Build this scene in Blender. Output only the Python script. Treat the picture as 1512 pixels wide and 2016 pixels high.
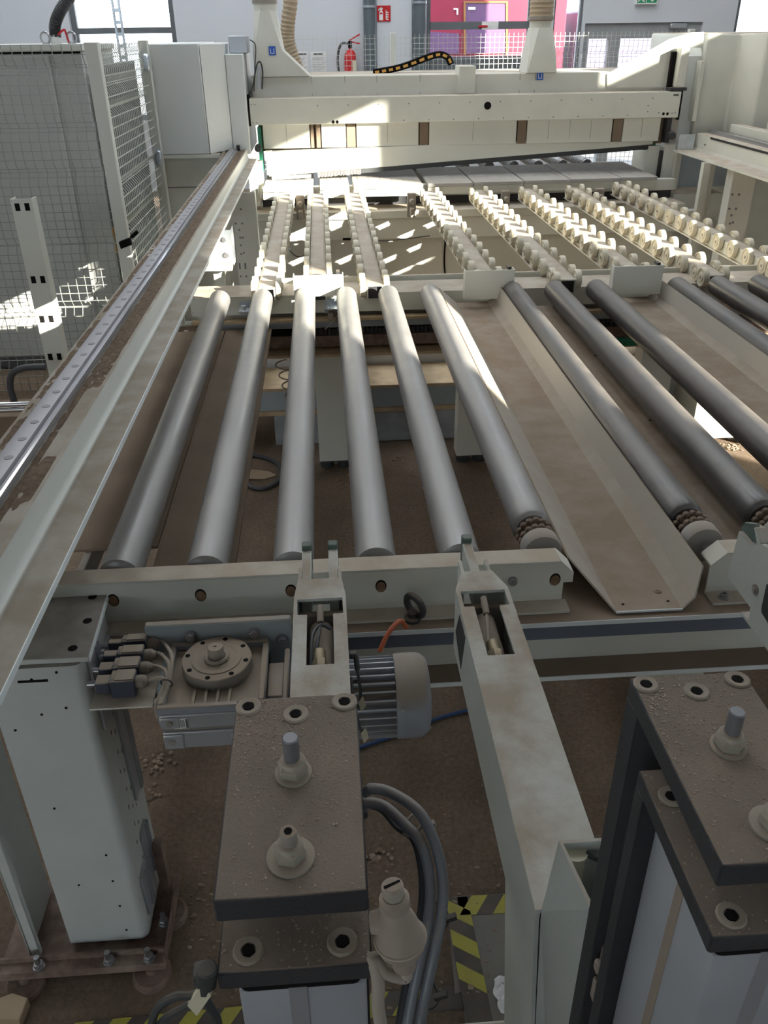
import bpy, bmesh, math, random
from mathutils import Vector, Matrix
random.seed(7)
DZ = 0.104            # the shapes below are measured with the floor at this height; helpers put it at zero
FL = DZ
for o in list(bpy.data.objects): bpy.data.objects.remove(o)
SC = bpy.context.scene
COL = SC.collection

# ------------------------------------------------------------------ camera
F, PITCH, YAW, ROLL = 1639.97, 0.5220226, 0.0634658, -0.0124316
def _rot():
    c, s = math.cos, math.sin
    Rz = Matrix(((c(YAW), -s(YAW), 0), (s(YAW), c(YAW), 0), (0, 0, 1)))
    B = Matrix(((1, 0, 0), (0, 0, -1), (0, 1, 0)))
    Rx = Matrix(((1, 0, 0), (0, c(PITCH), -s(PITCH)), (0, s(PITCH), c(PITCH))))
    Rr = Matrix(((c(ROLL), -s(ROLL), 0), (s(ROLL), c(ROLL), 0), (0, 0, 1)))
    return Rr @ Rx @ B @ Rz
CM = _rot()
CAM = Vector((0, 0, 2.0))
cd = bpy.data.cameras.new('camera'); cam = bpy.data.objects.new('camera', cd); COL.objects.link(cam)
cd.sensor_fit = 'VERTICAL'; cd.sensor_height = 24.0; cd.lens = 24.0 * F / 2016.0
cd.clip_start = 0.05; cd.clip_end = 200
mw = Matrix((CM[0], -CM[1], -CM[2])).transposed().to_4x4(); mw.translation = CAM - Vector((0, 0, DZ))
cam.matrix_world = mw
SC.camera = cam

# ------------------------------------------------------------------ sky, sun, exposure
w = bpy.data.worlds.new('sky'); SC.world = w; w.use_nodes = True
wn = w.node_tree.nodes; bg = wn['Background']
bg.inputs['Color'].default_value = (0.87, 0.94, 1.0, 1); bg.inputs['Strength'].default_value = 6.0
sd = bpy.data.lights.new('sun', 'SUN'); sun = bpy.data.objects.new('sun', sd); COL.objects.link(sun)
sd.energy = 38.0; sd.color = (1.0, 0.91, 0.76); sd.angle = math.radians(0.53)
SUN = Vector((1.0, -0.95, 0.40)).normalized()
sun.rotation_euler = SUN.to_track_quat('Z', 'Y').to_euler(); sun.location = (6, -6, 5)
vs = SC.view_settings
vs.view_transform = 'Standard'; vs.look = 'None'; vs.exposure = 0.0; vs.gamma = 1.0
vs.use_curve_mapping = False

# ------------------------------------------------------------------ pixel -> point on a known plane
def ray(px, py):
    return CM.transposed() @ Vector(((px - 756) / F, (py - 1008) / F, 1))
def P(px, py, x=None, y=None, z=None):
    d = ray(px, py)
    if z is not None: t = (z - CAM.z) / d.z
    elif y is not None: t = (y - CAM.y) / d.y
    else: t = (x - CAM.x) / d.x
    return CAM + d * t

# ------------------------------------------------------------------ materials
MATS = {}
def mat(name, col, rough=0.5, metal=0.0, dust=0.0, dcol=(0.36, 0.275, 0.20), var=0.08, vscale=6.0, bump=0.0, bscale=60.0, dvar=0.16,
        spec=0.5, coat=None, dlow=0.55, dhigh=0.9, patch=0.0, pcol=None, pscale=3.0):
    m = bpy.data.materials.new(name); m.use_nodes = True; MATS[name] = m
    nt = m.node_tree; N = nt.nodes; L = nt.links
    b = N['Principled BSDF']
    b.inputs['Roughness'].default_value = rough; b.inputs['Metallic'].default_value = metal
    b.inputs['Specular IOR Level'].default_value = spec
    geo = N.new('ShaderNodeNewGeometry')
    noi = N.new('ShaderNodeTexNoise'); noi.inputs['Scale'].default_value = vscale; noi.inputs['Detail'].default_value = 6
    L.new(geo.outputs['Position'], noi.inputs['Vector'])
    mr = N.new('ShaderNodeMapRange'); mr.inputs['To Min'].default_value = 1 - var; mr.inputs['To Max'].default_value = 1 + var
    mr.inputs['From Min'].default_value = 0.3; mr.inputs['From Max'].default_value = 0.7
    L.new(noi.outputs['Fac'], mr.inputs['Value'])
    mul = N.new('ShaderNodeMix'); mul.data_type = 'RGBA'; mul.blend_type = 'MULTIPLY'; mul.inputs[0].default_value = 1
    mul.inputs[6].default_value = (*col, 1); L.new(mr.outputs[0], mul.inputs[7])
    out = mul.outputs[2]
    if patch > 0:
        pn = N.new('ShaderNodeTexNoise'); pn.inputs['Scale'].default_value = pscale; pn.inputs['Detail'].default_value = 8
        pn.inputs['Roughness'].default_value = 0.65
        L.new(geo.outputs['Position'], pn.inputs['Vector'])
        pr = N.new('ShaderNodeMapRange'); pr.inputs['From Min'].default_value = 0.52; pr.inputs['From Max'].default_value = 0.66
        pr.inputs['To Max'].default_value = patch
        L.new(pn.outputs['Fac'], pr.inputs['Value'])
        mp = N.new('ShaderNodeMix'); mp.data_type = 'RGBA'; L.new(pr.outputs[0], mp.inputs[0])
        L.new(out, mp.inputs[6]); mp.inputs[7].default_value = (*(pcol or dcol), 1); out = mp.outputs[2]
    if dust > 0:
        sep = N.new('ShaderNodeSeparateXYZ'); L.new(geo.outputs['Normal'], sep.inputs[0])
        d1 = N.new('ShaderNodeMapRange'); d1.interpolation_type = 'SMOOTHSTEP'
        d1.inputs['From Min'].default_value = dlow; d1.inputs['From Max'].default_value = dhigh
        L.new(sep.outputs[2], d1.inputs['Value'])
        n2 = N.new('ShaderNodeTexNoise'); n2.inputs['Scale'].default_value = 9; n2.inputs['Detail'].default_value = 7
        n2.inputs['Roughness'].default_value = 0.6
        L.new(geo.outputs['Position'], n2.inputs['Vector'])
        d2 = N.new('ShaderNodeMapRange'); d2.inputs['From Min'].default_value = 0.36; d2.inputs['From Max'].default_value = 0.60
        d2.inputs['To Min'].default_value = max(0, dust - dvar); d2.inputs['To Max'].default_value = min(1, dust + 0.06)
        L.new(n2.outputs['Fac'], d2.inputs['Value'])
        dm = N.new('ShaderNodeMath'); dm.operation = 'MULTIPLY'; L.new(d1.outputs[0], dm.inputs[0]); L.new(d2.outputs[0], dm.inputs[1])
        mx = N.new('ShaderNodeMix'); mx.data_type = 'RGBA'; L.new(dm.outputs[0], mx.inputs[0])
        L.new(out, mx.inputs[6]); mx.inputs[7].default_value = (*dcol, 1); out = mx.outputs[2]
        rm = N.new('ShaderNodeMapRange'); rm.inputs['To Min'].default_value = rough; rm.inputs['To Max'].default_value = 0.95
        L.new(dm.outputs[0], rm.inputs['Value']); L.new(rm.outputs[0], b.inputs['Roughness'])
        if metal > 0:
            mm = N.new('ShaderNodeMapRange'); mm.inputs['To Min'].default_value = metal; mm.inputs['To Max'].default_value = 0.0
            L.new(dm.outputs[0], mm.inputs['Value']); L.new(mm.outputs[0], b.inputs['Metallic'])
    L.new(out, b.inputs['Base Color'])
    if bump > 0:
        bn = N.new('ShaderNodeTexNoise'); bn.inputs['Scale'].default_value = bscale; bn.inputs['Detail'].default_value = 8
        bn.inputs['Roughness'].default_value = 0.7
        L.new(geo.outputs['Position'], bn.inputs['Vector'])
        bu = N.new('ShaderNodeBump'); bu.inputs['Strength'].default_value = bump; bu.inputs['Distance'].default_value = 0.01
        L.new(bn.outputs['Fac'], bu.inputs['Height']); L.new(bu.outputs[0], b.inputs['Normal'])
    return m

DUST = (0.30, 0.235, 0.175)
mat('rail_paint', (0.66, 0.675, 0.64), 0.42, dust=0.97, dcol=(0.275, 0.23, 0.18), var=0.04, vscale=3, dlow=0.75, dhigh=0.97)
mat('table', (0.42, 0.41, 0.385), 0.5, dust=0.6, dcol=(0.42, 0.36, 0.30))
mat('paint', (0.65, 0.645, 0.575), 0.45, dust=0.85, dcol=(0.36, 0.29, 0.22), var=0.05)
mat('paint_clean', (0.68, 0.68, 0.62), 0.42, var=0.04, vscale=2.5)
mat('paint_light_dust', (0.65, 0.645, 0.58), 0.45, dust=0.7, dcol=(0.46, 0.40, 0.32), var=0.05)
mat('paint_edge', (0.72, 0.77, 0.78), 0.4, var=0.03)
mat('paint_grey', (0.33, 0.37, 0.39), 0.45, dust=0.8, dcol=DUST)
mat('paint_blue_grey', (0.17, 0.20, 0.26), 0.5, dust=0.7, dcol=DUST)
mat('arm_paint', (0.50, 0.52, 0.485), 0.45, dust=0.85, dvar=0.45, dcol=(0.29, 0.23, 0.175), var=0.06, bump=0.15, bscale=120)
mat('column_paint', (0.53, 0.555, 0.545), 0.4, dust=0.85, dcol=(0.20, 0.16, 0.13), var=0.06, patch=0.25, pcol=(0.45, 0.46, 0.40), pscale=4)
mat('roller', (0.275, 0.268, 0.265), 0.30, metal=0.25, dust=0.22, dcol=(0.40, 0.35, 0.30), var=0.06, vscale=3, dlow=0.2, dhigh=1.0)
mat('roller_low_sheen', (0.085, 0.081, 0.082), 0.30, metal=0.25, dust=0.24, dcol=(0.34, 0.29, 0.24), var=0.06, vscale=3, dlow=0.0, dhigh=1.0)  # darker copy of the roller steel, weaker reflections put into its colour
mat('collar', (0.28, 0.26, 0.24), 0.5, dust=0.6, dcol=DUST)
mat('wheel', (0.66, 0.60, 0.47), 0.5, dust=0.25, dcol=(0.5, 0.42, 0.32), var=0.05)
mat('steel', (0.42, 0.42, 0.44), 0.28, metal=0.85, var=0.06)
mat('steel_rail', (0.34, 0.335, 0.355), 0.42, metal=0.35, var=0.05)
mat('polished', (0.72, 0.72, 0.74), 0.16, metal=1.0)
mat('plug', (0.20, 0.19, 0.21), 0.5)
mat('zinc', (0.55, 0.60, 0.66), 0.28, metal=0.8, var=0.2, vscale=9)
mat('dusty_metal', (0.33, 0.30, 0.27), 0.5, metal=0.3, dust=0.85, dcol=DUST, dlow=0.1, dhigh=0.7)
mat('dusty_nut', (0.36, 0.34, 0.285), 0.45, metal=0.2, dust=0.85, dcol=(0.29, 0.23, 0.18), dlow=0.0, dhigh=0.9)
mat('black_steel', (0.03, 0.031, 0.037), 0.5, dust=0.94, dcol=(0.30, 0.235, 0.185), var=0.2, bump=0.55, bscale=420, dlow=0.6, dhigh=0.85)
mat('black', (0.012, 0.011, 0.011), 0.85, spec=0.05)  # matt black; in holes and sockets it paints the shade of their depth
mat('stud', (0.20, 0.20, 0.215), 0.45, metal=0.4, var=0.1)
mat('black_dusty', (0.03, 0.03, 0.034), 0.55, dust=0.5, dcol=DUST)
mat('rubber', (0.035, 0.04, 0.042), 0.6, dust=0.25, dcol=DUST)
mat('pad_green', (0.09, 0.13, 0.115), 0.7, dust=0.2, dcol=DUST, bump=0.3, bscale=300)
mat('green', (0.015, 0.17, 0.095), 0.4)
mat('alu', (0.46, 0.48, 0.52), 0.38, metal=0.55, dust=0.35, dcol=DUST, var=0.06)
mat('motor_grey', (0.32, 0.35, 0.40), 0.35, metal=0.2, dust=0.9, dcol=DUST, dlow=0.15, dhigh=0.75)
mat('gear_dust', (0.28, 0.26, 0.235), 0.5, metal=0.2, dust=1.0, dcol=(0.28, 0.222, 0.168), dlow=-0.1, dhigh=0.5)
mat('sawdust', (0.225, 0.168, 0.122), 0.95, var=0.25, vscale=60, bump=0.8, bscale=220, spec=0.1)
mat('dust_sheet', (0.22, 0.167, 0.122), 0.9, var=0.12, vscale=5, spec=0.2, bump=0.2, bscale=120)
mat('trough', (0.43, 0.395, 0.34), 0.45, dust=0.95, dcol=(0.225, 0.168, 0.118), var=0.06, vscale=2, dlow=0.55, dhigh=0.97, bump=0.10, bscale=90)
mat('concrete', (0.30, 0.31, 0.33), 0.85, var=0.18, vscale=14, bump=0.3, bscale=40, dust=0.5, dcol=DUST)
mat('wood_ledge', (0.48, 0.36, 0.23), 0.8, var=0.15, vscale=18)
mat('rust', (0.19, 0.13, 0.105), 0.85, var=0.3, vscale=30, patch=0.6, pcol=(0.30, 0.25, 0.20), pscale=12, bump=0.3)
mat('chain_dirt', (0.15, 0.105, 0.078), 0.9, var=0.3, vscale=80)
mat('slot_rust', (0.20, 0.125, 0.075), 0.9, var=0.3, vscale=60)
mat('wall_paint', (0.66, 0.69, 0.74), 0.8, var=0.02, vscale=1.0)
mat('wall_hall', (0.60, 0.61, 0.62), 0.85, var=0.03)
mat('hall_ceiling', (0.60, 0.61, 0.62), 0.9)
mat('frame_grey', (0.15, 0.165, 0.18), 0.45)
mat('door_grey', (0.34, 0.36, 0.37), 0.45)
mat('pipe_grey', (0.12, 0.15, 0.17), 0.4)
mat('red', (0.55, 0.02, 0.025), 0.35)
mat('white', (0.85, 0.86, 0.84), 0.5)
mat('paper', (0.80, 0.80, 0.80), 0.7)
mat('ink', (0.10, 0.10, 0.11), 0.7)
mat('sign_green', (0.02, 0.32, 0.14), 0.5)
mat('sticker_blue', (0.02, 0.10, 0.48), 0.4)
mat('wire', (0.30, 0.31, 0.29), 0.4, metal=0.2)
mat('wire_light', (0.62, 0.63, 0.58), 0.4)
mat('hose_beige', (0.42, 0.33, 0.23), 0.55, var=0.1)
mat('hose_black', (0.05, 0.05, 0.055), 0.5)
mat('hose_grey', (0.20, 0.215, 0.24), 0.35, dust=0.55, dcol=DUST)
mat('hose_dusty', (0.30, 0.25, 0.20), 0.6, dust=0.6, dcol=DUST, dlow=0.0, dhigh=0.8)
mat('chain_orange', (0.70, 0.36, 0.08), 0.5)
mat('tape_yellow', (0.55, 0.52, 0.03), 0.5, dust=0.45, dcol=(0.25, 0.20, 0.15))
mat('tape_black', (0.03, 0.03, 0.035), 0.5, dust=0.45, dcol=(0.22, 0.18, 0.14))
mat('mat_grey', (0.22, 0.22, 0.21), 0.7, dust=0.4, dcol=(0.25, 0.21, 0.17), var=0.15)
mat('tag_cream', (0.60, 0.56, 0.42), 0.6, var=0.1)
mat('brass', (0.38, 0.31, 0.20), 0.4, metal=0.7, dust=0.5, dcol=DUST)
mat('cylinder_alu', (0.40, 0.42, 0.455), 0.35, metal=0.25, var=0.08, vscale=8)
mat('plate_dust', (0.55, 0.56, 0.53), 0.5, dust=0.95, dcol=(0.20, 0.17, 0.145))
mat('valve_cream', (0.29, 0.24, 0.20), 0.6, dust=0.6, dcol=(0.27, 0.22, 0.175), dlow=0.0, dhigh=0.9)
mat('switch_body', (0.06, 0.07, 0.10), 0.45, dust=1.0, dcol=(0.40, 0.33, 0.26), dlow=0.4, dhigh=0.8)
mat('cable_orange', (0.42, 0.10, 0.04), 0.5)
mat('cable_blue', (0.03, 0.07, 0.18), 0.5)
mat('cable_dusty', (0.34, 0.30, 0.255), 0.65, dust=0.5, dcol=DUST, dlow=0, dhigh=0.9)
mat('truck_red', (0.23, 0.012, 0.035), 0.45)
mat('truck_mauve', (0.115, 0.05, 0.12), 0.5)
mat('truck_lilac', (0.135, 0.11, 0.20), 0.5)
mat('truck_amber', (0.25, 0.11, 0.03), 0.5)
mat('asphalt', (0.16, 0.16, 0.16), 0.9)
mat('grain', (0.36, 0.285, 0.225), 0.9, var=0.4, vscale=300)
mat('wood_chip', (0.27, 0.205, 0.15), 0.9, var=0.35, vscale=40)
mat('cardboard', (0.36, 0.27, 0.18), 0.85)
mat('hood_white', (0.70, 0.72, 0.71), 0.4, var=0.03, vscale=2)
mat('cabinet', (0.50, 0.51, 0.49), 0.45, var=0.03)
mat('cabinet_dark', (0.13, 0.135, 0.15), 0.5)

def floor_material():
    m = bpy.data.materials.new('floor_dust'); m.use_nodes = True; MATS['floor_dust'] = m
    nt = m.node_tree; N = nt.nodes; L = nt.links; b = N['Principled BSDF']
    b.inputs['Roughness'].default_value = 0.95; b.inputs['Specular IOR Level'].default_value = 0.15
    geo = N.new('ShaderNodeNewGeometry')
    n1 = N.new('ShaderNodeTexNoise'); n1.inputs['Scale'].default_value = 2.2; n1.inputs['Detail'].default_value = 9; n1.inputs['Roughness'].default_value = 0.62
    n2 = N.new('ShaderNodeTexNoise'); n2.inputs['Scale'].default_value = 70; n2.inputs['Detail'].default_value = 8; n2.inputs['Roughness'].default_value = 0.75
    for n in (n1, n2): L.new(geo.outputs['Position'], n.inputs['Vector'])
    cr = N.new('ShaderNodeValToRGB'); cr.color_ramp.elements[0].position = 0.30; cr.color_ramp.elements[0].color = (0.165, 0.122, 0.092, 1)
    cr.color_ramp.elements[1].position = 0.72; cr.color_ramp.elements[1].color = (0.275, 0.205, 0.148, 1)
    L.new(n1.outputs['Fac'], cr.inputs[0])
    mr = N.new('ShaderNodeMapRange'); mr.inputs['From Min'].default_value = 0.3; mr.inputs['From Max'].default_value = 0.7
    mr.inputs['To Min'].default_value = 0.7; mr.inputs['To Max'].default_value = 1.3; L.new(n2.outputs['Fac'], mr.inputs['Value'])
    mx = N.new('ShaderNodeMix'); mx.data_type = 'RGBA'; mx.blend_type = 'MULTIPLY'; mx.inputs[0].default_value = 1
    L.new(cr.outputs[0], mx.inputs[6]); L.new(mr.outputs[0], mx.inputs[7]); L.new(mx.outputs[2], b.inputs['Base Color'])
    bu = N.new('ShaderNodeBump'); bu.inputs['Strength'].default_value = 0.8; bu.inputs['Distance'].default_value = 0.012
    L.new(n2.outputs['Fac'], bu.inputs['Height']); L.new(bu.outputs[0], b.inputs['Normal'])
floor_material()

def glass_material():
    m = bpy.data.materials.new('window_glass'); m.use_nodes = True; MATS['window_glass'] = m
    nt = m.node_tree; N = nt.nodes; L = nt.links; N.remove(N['Principled BSDF'])
    t = N.new('ShaderNodeBsdfTransparent'); t.inputs['Color'].default_value = (0.93, 0.95, 0.96, 1)
    g = N.new('ShaderNodeBsdfGlossy'); g.inputs['Roughness'].default_value = 0.03
    lw = N.new('ShaderNodeFresnel'); lw.inputs['IOR'].default_value = 1.3
    mx = N.new('ShaderNodeMixShader'); L.new(lw.outputs[0], mx.inputs[0]); L.new(t.outputs[0], mx.inputs[1]); L.new(g.outputs[0], mx.inputs[2])
    L.new(mx.outputs[0], N['Material Output'].inputs['Surface'])
glass_material()

# ------------------------------------------------------------------ mesh builder
class MB:
    def __init__(s): s.v = []; s.f = []
    def add(s, vs, fs):
        n = len(s.v); s.v += [Vector(p) for p in vs]; s.f += [tuple(i + n for i in f) for f in fs]; return s
    def box(s, x0, x1, y0, y1, z0, z1):
        if x0 > x1: x0, x1 = x1, x0
        if y0 > y1: y0, y1 = y1, y0
        if z0 > z1: z0, z1 = z1, z0
        return s.add([(x0, y0, z0), (x1, y0, z0), (x1, y1, z0), (x0, y1, z0), (x0, y0, z1), (x1, y0, z1), (x1, y1, z1), (x0, y1, z1)],
                     [(3, 2, 1, 0), (4, 5, 6, 7), (0, 1, 5, 4), (1, 2, 6, 5), (2, 3, 7, 6), (3, 0, 4, 7)])
    def prism(s, poly, vec):
        vec = Vector(vec); poly = [Vector(p) for p in poly]; n = len(poly)
        nm = Vector((0, 0, 0))
        for i in range(n):
            a, b = poly[i], poly[(i + 1) % n]; nm += a.cross(b)
        if nm.dot(vec) > 0: poly = poly[::-1]
        s.add(poly + [p + vec for p in poly],
              [tuple(range(n)), tuple(range(2 * n - 1, n - 1, -1))] + [(i, i + n, (i + 1) % n + n, (i + 1) % n) for i in range(n)])
        return s
    def obox(s, c, ax, ay, az):      # centre and three half-axis vectors
        c, ax, ay, az = map(Vector, (c, ax, ay, az))
        return s.prism([c - ax - ay - az, c + ax - ay - az, c + ax + ay - az, c - ax + ay - az], az * 2)
    def cyl(s, p0, p1, r0, r1=None, seg=16, caps=True):
        p0, p1 = Vector(p0), Vector(p1); r1 = r0 if r1 is None else r1
        d = (p1 - p0).normalized(); a = d.orthogonal().normalized(); b = d.cross(a)
        vs = []; 
        for p, r in ((p0, r0), (p1, r1)):
            for i in range(seg):
                t = 2 * math.pi * i / seg; vs.append(p + a * (r * math.cos(t)) + b * (r * math.sin(t)))
        fs = [(i, (i + 1) % seg, (i + 1) % seg + seg, i + seg) for i in range(seg)]
        if caps: fs += [tuple(range(seg - 1, -1, -1)), tuple(range(seg, 2 * seg))]
        return s.add(vs, fs)
    def lathe(s, o, d, prof, seg=20, phase=0.0):   # prof: (radius, height along d)
        o = Vector(o); d = Vector(d).normalized(); a = d.orthogonal().normalized(); b = d.cross(a)
        vs = []; n = len(prof)
        for r, h in prof:
            for i in range(seg):
                t = 2 * math.pi * i / seg + phase; vs.append(o + d * h + a * (r * math.cos(t)) + b * (r * math.sin(t)))
        fs = []
        for k in range(n - 1):
            for i in range(seg):
                j = (i + 1) % seg; fs.append((k * seg + i, k * seg + j, (k + 1) * seg + j, (k + 1) * seg + i))
        if prof[0][0] > 1e-6: fs.append(tuple(range(seg - 1, -1, -1)))
        if prof[-1][0] > 1e-6: fs.append(tuple(range((n - 1) * seg, n * seg)))
        return s.add(vs, fs)
    def tube(s, pts, r, seg=8, closed=False):
        pts = [Vector(p) for p in pts]; n = len(pts); vs = []; up = None
        rr = r if callable(r) else (lambda i: r)
        for i in range(n):
            if closed: d = (pts[(i + 1) % n] - pts[i - 1]).normalized()
            else: d = (pts[min(i + 1, n - 1)] - pts[max(i - 1, 0)]).normalized()
            if up is None: up = d.orthogonal().normalized()
            up = (up - d * up.dot(d)).normalized(); b = d.cross(up)
            for k in range(seg):
                t = 2 * math.pi * k / seg; vs.append(pts[i] + up * (rr(i) * math.cos(t)) + b * (rr(i) * math.sin(t)))
        fs = []
        for i in range(n if closed else n - 1):
            i2 = (i + 1) % n
            for k in range(seg):
                j = (k + 1) % seg; fs.append((i * seg + k, i * seg + j, i2 * seg + j, i2 * seg + k))
        if not closed: fs += [tuple(range(seg - 1, -1, -1)), tuple(range((n - 1) * seg, n * seg))]
        return s.add(vs, fs)
    def torus(s, c, d, R, r, seg=20, s2=8):
        c = Vector(c); d = Vector(d).normalized(); a = d.orthogonal().normalized(); b = d.cross(a)
        return s.tube([c + a * (R * math.cos(2 * math.pi * i / seg)) + b * (R * math.sin(2 * math.pi * i / seg)) for i in range(seg)], r, s2, True)
    def hexnut(s, o, d, r, h): return s.lathe(o, d, [(r * .93, 0), (r, h * .1), (r, h * .85), (r * .88, h)], 6)

def spline(pts, n=8):
    pts = [Vector(p) for p in pts]; q = [pts[0] * 2 - pts[1]] + pts + [pts[-1] * 2 - pts[-2]]; out = []
    for i in range(1, len(q) - 2):
        for k in range(n):
            t = k / n; a, b, c, d = q[i - 1], q[i], q[i + 1], q[i + 2]
            out.append(0.5 * ((2 * b) + (c - a) * t + (2 * a - 5 * b + 4 * c - d) * t * t + (3 * b - a - 3 * c + d) * t ** 3))
    out.append(pts[-1]); return out

OFF = {}
def mesh_of(name, mb, off=Vector((0, 0, 0)), bevel=0.0, smooth=True, seg=1, sharp=38):
    me = bpy.data.meshes.new(name)
    me.from_pydata([tuple(p - off) for p in mb.v], [], mb.f)
    bm = bmesh.new(); bm.from_mesh(me)
    if bevel > 0:
        bmesh.ops.recalc_face_normals(bm, faces=bm.faces)
        es = [e for e in bm.edges if len(e.link_faces) == 2 and e.calc_face_angle(0) > 0.6]
        bmesh.ops.bevel(bm, geom=es, offset=bevel, segments=seg, affect='EDGES', profile=0.5, clamp_overlap=True)
    bmesh.ops.recalc_face_normals(bm, faces=bm.faces)
    bm.to_mesh(me); bm.free()
    if smooth:
        me.shade_smooth(); me.set_sharp_from_angle(angle=math.radians(sharp))
    return me
def part(name, mb, m, parent=None, bevel=0.0, smooth=True, label=None, kind=None, seg=1):
    off = OFF[parent.name] if parent else Vector((0, 0, 0))
    me = mesh_of(name, mb, off, bevel, smooth, seg)
    me.materials.append(MATS[m])
    o = bpy.data.objects.new(name, me); COL.objects.link(o)
    if parent: o.parent = parent
    else: o.location.z = -DZ
    OFF[o.name] = off.copy()
    if label: o['label'] = label
    if kind: o['kind'] = kind
    return o
def props(o, label=None, cat=None, group=None, kind=None):
    if label: o['label'] = label
    if cat: o['category'] = cat
    if group: o['group'] = group
    if kind: o['kind'] = kind
    return o
def thing(name, label, cat, loc, group=None):
    o = bpy.data.objects.new(name, None); COL.objects.link(o); o.empty_display_size = 0.05
    o.location = Vector(loc) - Vector((0, 0, DZ)); OFF[o.name] = Vector(loc)
    return props(o, label, cat, group)
def solid(name, mb, m, label, cat, group=None, bevel=0.0, smooth=True, kind=None, seg=1):
    xs = [p.x for p in mb.v]; ys = [p.y for p in mb.v]; zs = [p.z for p in mb.v]
    loc = Vector(((min(xs) + max(xs)) / 2, (min(ys) + max(ys)) / 2, min(zs)))
    me = mesh_of(name, mb, loc, bevel, smooth, seg); me.materials.append(MATS[m])
    o = bpy.data.objects.new(name, me); COL.objects.link(o); o.location = loc - Vector((0, 0, DZ)); OFF[o.name] = loc
    return props(o, label, cat, group, kind)
def struct(name, mb, m, bevel=0.0, parent=None, smooth=False):
    o = part(name, mb, m, parent, bevel, smooth)
    if not parent: o['kind'] = 'structure'
    return o
def clone(o, parent=None, loc=None):
    c = o.copy(); COL.objects.link(c)
    if parent is not None: c.parent = parent
    if loc is not None: c.location = Vector(loc) - Vector((0, 0, DZ))
    OFF[c.name] = Vector(loc) if loc is not None and parent is None else (OFF[parent.name] if parent else OFF[o.name])
    for ch in [x for x in bpy.data.objects if x.parent == o]: clone(ch, c)
    return c
# ================================================================== THE HALL
def wall_cells(ax, c0, c1, a0, a1, z0, z1, holes):
    """solid wall between planes c0..c1 of axis ax ('x' or 'y'), along the other axis a0..a1, with rectangular holes"""
    mb = MB(); A = sorted({a0, a1, *[h[0] for h in holes], *[h[1] for h in holes]}); Z = sorted({z0, z1, *[h[2] for h in holes], *[h[3] for h in holes]})
    for i in range(len(A) - 1):
        for k in range(len(Z) - 1):
            ca, cz = (A[i] + A[i + 1]) / 2, (Z[k] + Z[k + 1]) / 2
            if any(h[0] < ca < h[1] and h[2] < cz < h[3] for h in holes): continue
            if ax == 'y': mb.box(A[i], A[i + 1], c0, c1, Z[k], Z[k + 1])
            else: mb.box(c0, c1, A[i], A[i + 1], Z[k], Z[k + 1])
    return mb
XL, XR, YF, YB, ZC = -7.0, 7.0, -5.0, 12.6, 6.0
struct('floor', MB().box(XL, XR, YF, YB + .3, FL - 0.2, FL), 'floor_dust')
win_back = [(-3.15, -1.82, 1.0, 3.6), (1.44, 2.86, 1.30, 3.6), (3.13, 3.53, 0.9, 3.6), (5.60, 6.7, 0.9, 3.6)]
door_b = (3.56, 5.16, FL, 2.08)
struct('wall_back', wall_cells('y', YB, YB + .3, XL - .3, XR + .3, FL, ZC, win_back + [door_b]), 'wall_paint')
sunwin = [(-3.72, -2.66, 3.24, 4.24), (-1.10, 0.385, 1.85, 4.24), (1.97, 3.30, 3.60, 4.24), (4.9, 6.1, 3.60, 4.24)]
struct('wall_right', wall_cells('x', XR, XR + .08, YF, YB, FL, ZC, sunwin), 'wall_hall')
struct('wall_left', MB().box(XL - .3, XL, YF, YB, FL, ZC), 'wall_hall')
fw = (-4.9, -2.0, 1.05, 3.3)
struct('wall_front', wall_cells('y', YF - .3, YF, XL - .3, XR + .3, FL, ZC, [fw]), 'wall_hall')
roofs = [(-5.2, -4.0), (-2.5, -1.3), (0.2, 1.4), (2.9, 4.1)]
cb = MB(); xs = [XL - .3] + [v for r in roofs for v in r] + [XR + .3]
for i in range(0, len(xs), 2): cb.box(xs[i], xs[i + 1], YF - .3, YB + .3, ZC, ZC + .12)
for r in roofs:
    cb.box(r[0], r[1], YF - .3, 4.0, ZC, ZC + .12); cb.box(r[0], r[1], 11.4, YB + .3, ZC, ZC + .12)
    for x in r: cb.box(x - .02, x + .02, 4.0, 11.4, ZC + .12, ZC + .65)
    for y in (4.0, 11.4): cb.box(r[0], r[1], y - .02, y + .02, ZC + .12, ZC + .65)
struct('ceiling', cb, 'hall_ceiling')
def glazed(name, ax, c, a0, a1, z0, z1, fr=0.05, bars=(), zbars=(), m='frame_grey', d=0.07):
    """window: frame object with glass panes as children"""
    f = MB(); bx = (lambda p, q, r, s: f.box(p, q, c, c + d, r, s)) if ax == 'y' else (lambda p, q, r, s: f.box(c, c + d, p, q, r, s))
    bx(a0, a1, z0, z0 + fr); bx(a0, a1, z1 - fr, z1); bx(a0, a0 + fr, z0 + fr, z1 - fr); bx(a1 - fr, a1, z0 + fr, z1 - fr)
    for b in bars: bx(b - fr / 2, b + fr / 2, z0 + fr, z1 - fr)
    for b in zbars: bx(a0 + fr, a1 - fr, b - fr / 2, b + fr / 2)
    o = struct(name, f, m)
    g = MB()
    if ax == 'y': g.box(a0 + fr, a1 - fr, c + d * .45, c + d * .55, z0 + fr, z1 - fr)
    else: g.box(c + d * .45, c + d * .55, a0 + fr, a1 - fr, z0 + fr, z1 - fr)
    part('pane', g, 'window_glass', o, smooth=False)
    return o
glazed('window_1', 'y', YB + .08, *win_back[0][:2], 1.0, 3.6, 0.07, zbars=(2.06,))
w2 = glazed('window_2', 'y', YB + .08, 1.44, 2.86, 1.30, 3.6, 0.06)
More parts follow.
